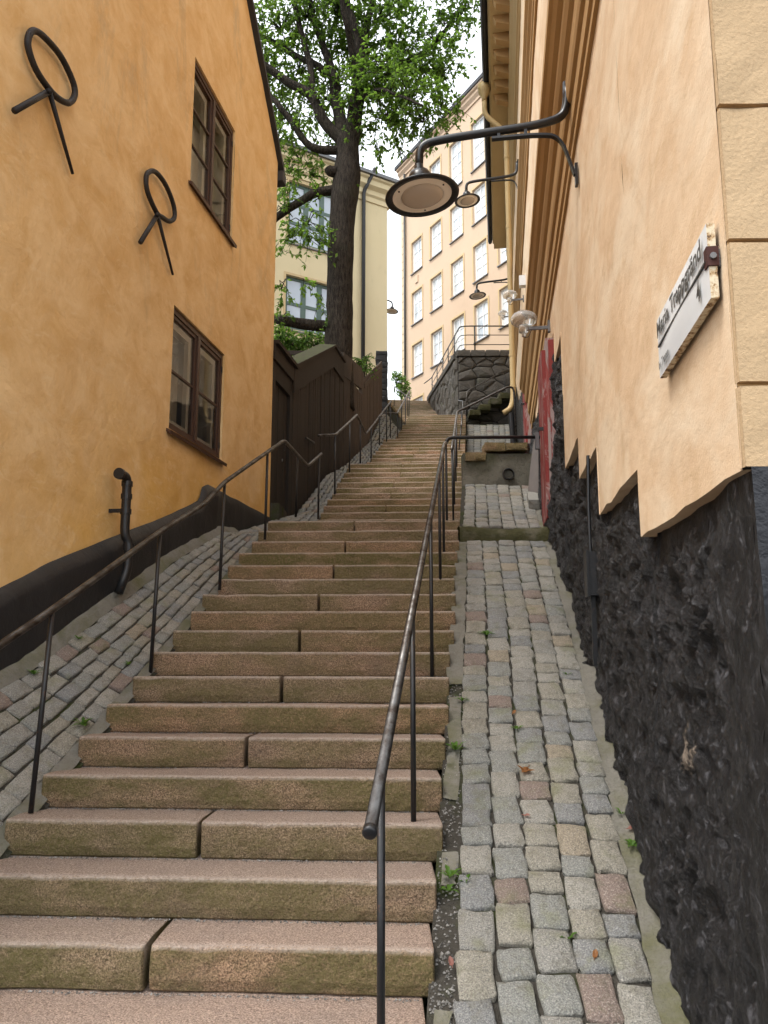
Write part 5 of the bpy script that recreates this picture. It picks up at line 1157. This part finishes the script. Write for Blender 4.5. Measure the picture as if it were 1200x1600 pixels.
# bush behind the picket fence, ivy over the fence top, shrub far up
def bush(label, spots, lsz, name='leafy_bush', cat='bush', stems=True):
    global lm, twm
    lm, twm = MB(), MB(); c0 = spots[0][0]
    t = thing(name, label, cat, c0-V((0,0,spots[0][3])))
    for c, rx, ry, rz, n_ in spots: foliage(c, rx, ry, rz, n_, lsz, (8,15), (.2,.45))
    fo = lm.build('foliage', M['bush_leaf'], t, recalc=False); struct(twm.build('twigs', M['bark'], fo, recalc=False), 'stuff')
    for c, rx, ry, rz, n_ in spots: MB().tube([c-V((0,0,rz+.5)), c], [.02,.01], 5, False).build('stem', M['bark'], t, recalc=False)
bush('bright green bush behind the picket fence under the low tree limb', [(P(450,540,18.6),.5,.5,.35,60),(P(475,535,18.8),.5,.5,.35,60),(P(500,545,18.9),.4,.4,.3,34),(P(438,525,18.4),.3,.4,.3,26)], .10)
bush('green leafy climber spilling over the gap between the fences', [(P(568,570,17.6)+V((-.1,0,0)),.16,.3,.22,14),(P(578,578,18.2)+V((-.12,0,0)),.18,.35,.16,12),(P(585,562,18.8)+V((-.2,0,0)),.15,.3,.10,7)], .09, 'climber', 'plant')
bush('distant light green shrub at the top of the stairs left of the cream building', [(P(626,598,36),.32,.5,.75,40),(P(620,588,36.3),.25,.4,.3,16),(P(633,612,35.8),.3,.4,.5,20)], .13)

# ================================================================== WEEDS AND FALLEN LEAVES
def weed(label, c, n_, l, nrm=V((0,-.4,.9))):
    m_ = MB(); t = random.random()*6; n_ *= 2
    for i in range(n_):
        a_ = t+i*math.tau/n_+rnd(-.4,.4); d = V((math.cos(a_), math.sin(a_), rnd(.25,1.1))).normalized(); s = d.cross(V((0,0,1))).normalized(); ll = l*rnd(.4,1.0); w_ = ll*rnd(.09,.17)
        b0_ = c; m1 = c+d*ll*.55; e = c+d*ll-V((0,0,ll*.25))
        m_.add([b0_, m1+s*w_, e, m1-s*w_, m1-V((0,0,w_*.3))], [(0,1,4),(1,2,4),(2,3,4),(3,0,4)])
    tag(m_.build('weed', M['weed_leaf'], recalc=False), label, 'weed', 'weeds in the paving joints')
def ramppt(px, py, f=s1):                      # where the photo ray meets the right-hand ramp
    p = P(px, py, 1); y = -2.70/(p.z-.4545); return p*y+V((0,0,.0))
def rampptL(px, py):
    best = None
    for i in range(300):
        y = 3+i*.02; q = P(px, py, y); a_ = (q.x-L(y,0,.1).x)/(sl_left(y)-L(y,0,.1).x); dz = q.z-rampL(max(0,min(1,a_)), y).z
        if best is None or abs(dz) < best[0]: best = (abs(dz), q)
    return best[1]
for px, py, n_, l, lab in ((703,1370,7,.085,'leafy weed in the gravel beside the second step from the bottom'),(700,1392,5,.07,'small weed just below the leafy gravel weed by the lower steps'),(712,1172,9,.11,'feathery weed tuft at the step ends in mid lane'),(722,1095,5,.08,'single upright weed at the left edge of the right cobbles'),(760,992,8,.10,'low green tuft spread over the upper right cobbles'),(808,1140,5,.07,'small weed between grey cobbles above the dry leaf'),(886,1055,4,.06,'tiny weed near the mossy edge higher up the lane'),(988,1322,6,.085,'weed at the mossy foot of the tarred wall'),(972,1272,4,.07,'thin weed leaf on the right cobble edge above the wall-foot weed'),(888,1468,4,.06,'tiny sprout on the lower middle cobbles'),(728,1378,5,.06,'small leaf rosette on the left cobble column near the lower steps')):
    weed(lab, ramppt(px, py), n_, l)
for px, py, n_, l, lab in ((130,1135,10,.11,'bright grass tuft at the left stair edge beside the railing'),(53,1055,7,.08,'small weed on the left cobbles near the image edge'),(122,1000,8,.07,'weed rosette on the upper left cobbles'),(200,1040,6,.06,'tiny weed between left cobbles near the second post')):
    weed(lab, rampptL(px, py)+V((0,0,.005)), n_, l)
def flatleaf(label, c, s, rz, mat, star=True, tilt=.3):
    ang = [-90,-55,-20,0,28,48,70,90,110,132,152,180,200,235]; rad = [.25,.55,.45,.9,.45,.6,.5,1.0,.5,.6,.45,.9,.45,.55]
    if not star: ang = [0,40,75,90,105,140,180,225,270,315]; rad = [.45,.6,.9,1.1,.9,.6,.45,.5,.7,.5]
    pts = [V((math.cos(math.radians(a_))*r*s, math.sin(math.radians(a_))*r*s, .18*s*math.sin(a_*.05)+(r*s*.25))) for a_, r in zip(ang, rad)]
    Mx = Matrix.Translation(c) @ Matrix.Rotation(.42, 4, 'X') @ Matrix.Rotation(rz, 4, 'Z') @ Matrix.Rotation(tilt, 4, 'X')
    m_ = MB().add([Mx @ V((0,0,0))]+[Mx @ p for p in pts], [(0,i+1,(i+1) % len(pts)+1) for i in range(len(pts))])
    m_.tube([Mx @ V((0,0,.0)), Mx @ V((0,-s*1.0,.2*s))], .0016, 4)
    tag(m_.build('fallen_leaf', M[mat], recalc=False), label, 'leaf', 'fallen leaves')
flatleaf('curled orange maple leaf lying on the right cobbles', ramppt(821,1210)+V((0,0,.022)), .06, 2.6, 'dry_leaf', True, .25)
for px, py, lab in ((803,1118,'small brown withered leaf above the orange leaf on the cobbles'),(822,1280,'small pink petal leaf below the orange leaf'),(985,1300,'small pink leaf near the wall-foot weed'),(930,1500,'small dark red leaf on the lower right cobbles'),(705,1512,'pink leaf scrap in the gravel by the lowest step')):
    flatleaf(lab, ramppt(px, py)+V((0,0,.018)), .022, rnd(0,6), 'pink_leaf' if 'pink' in lab else 'dry_leaf', False)
for o in COL.objects:
    if o.name == 'gravel': tag(o, 'pale loose gravel in the strip and at the step feet', 'gravel')
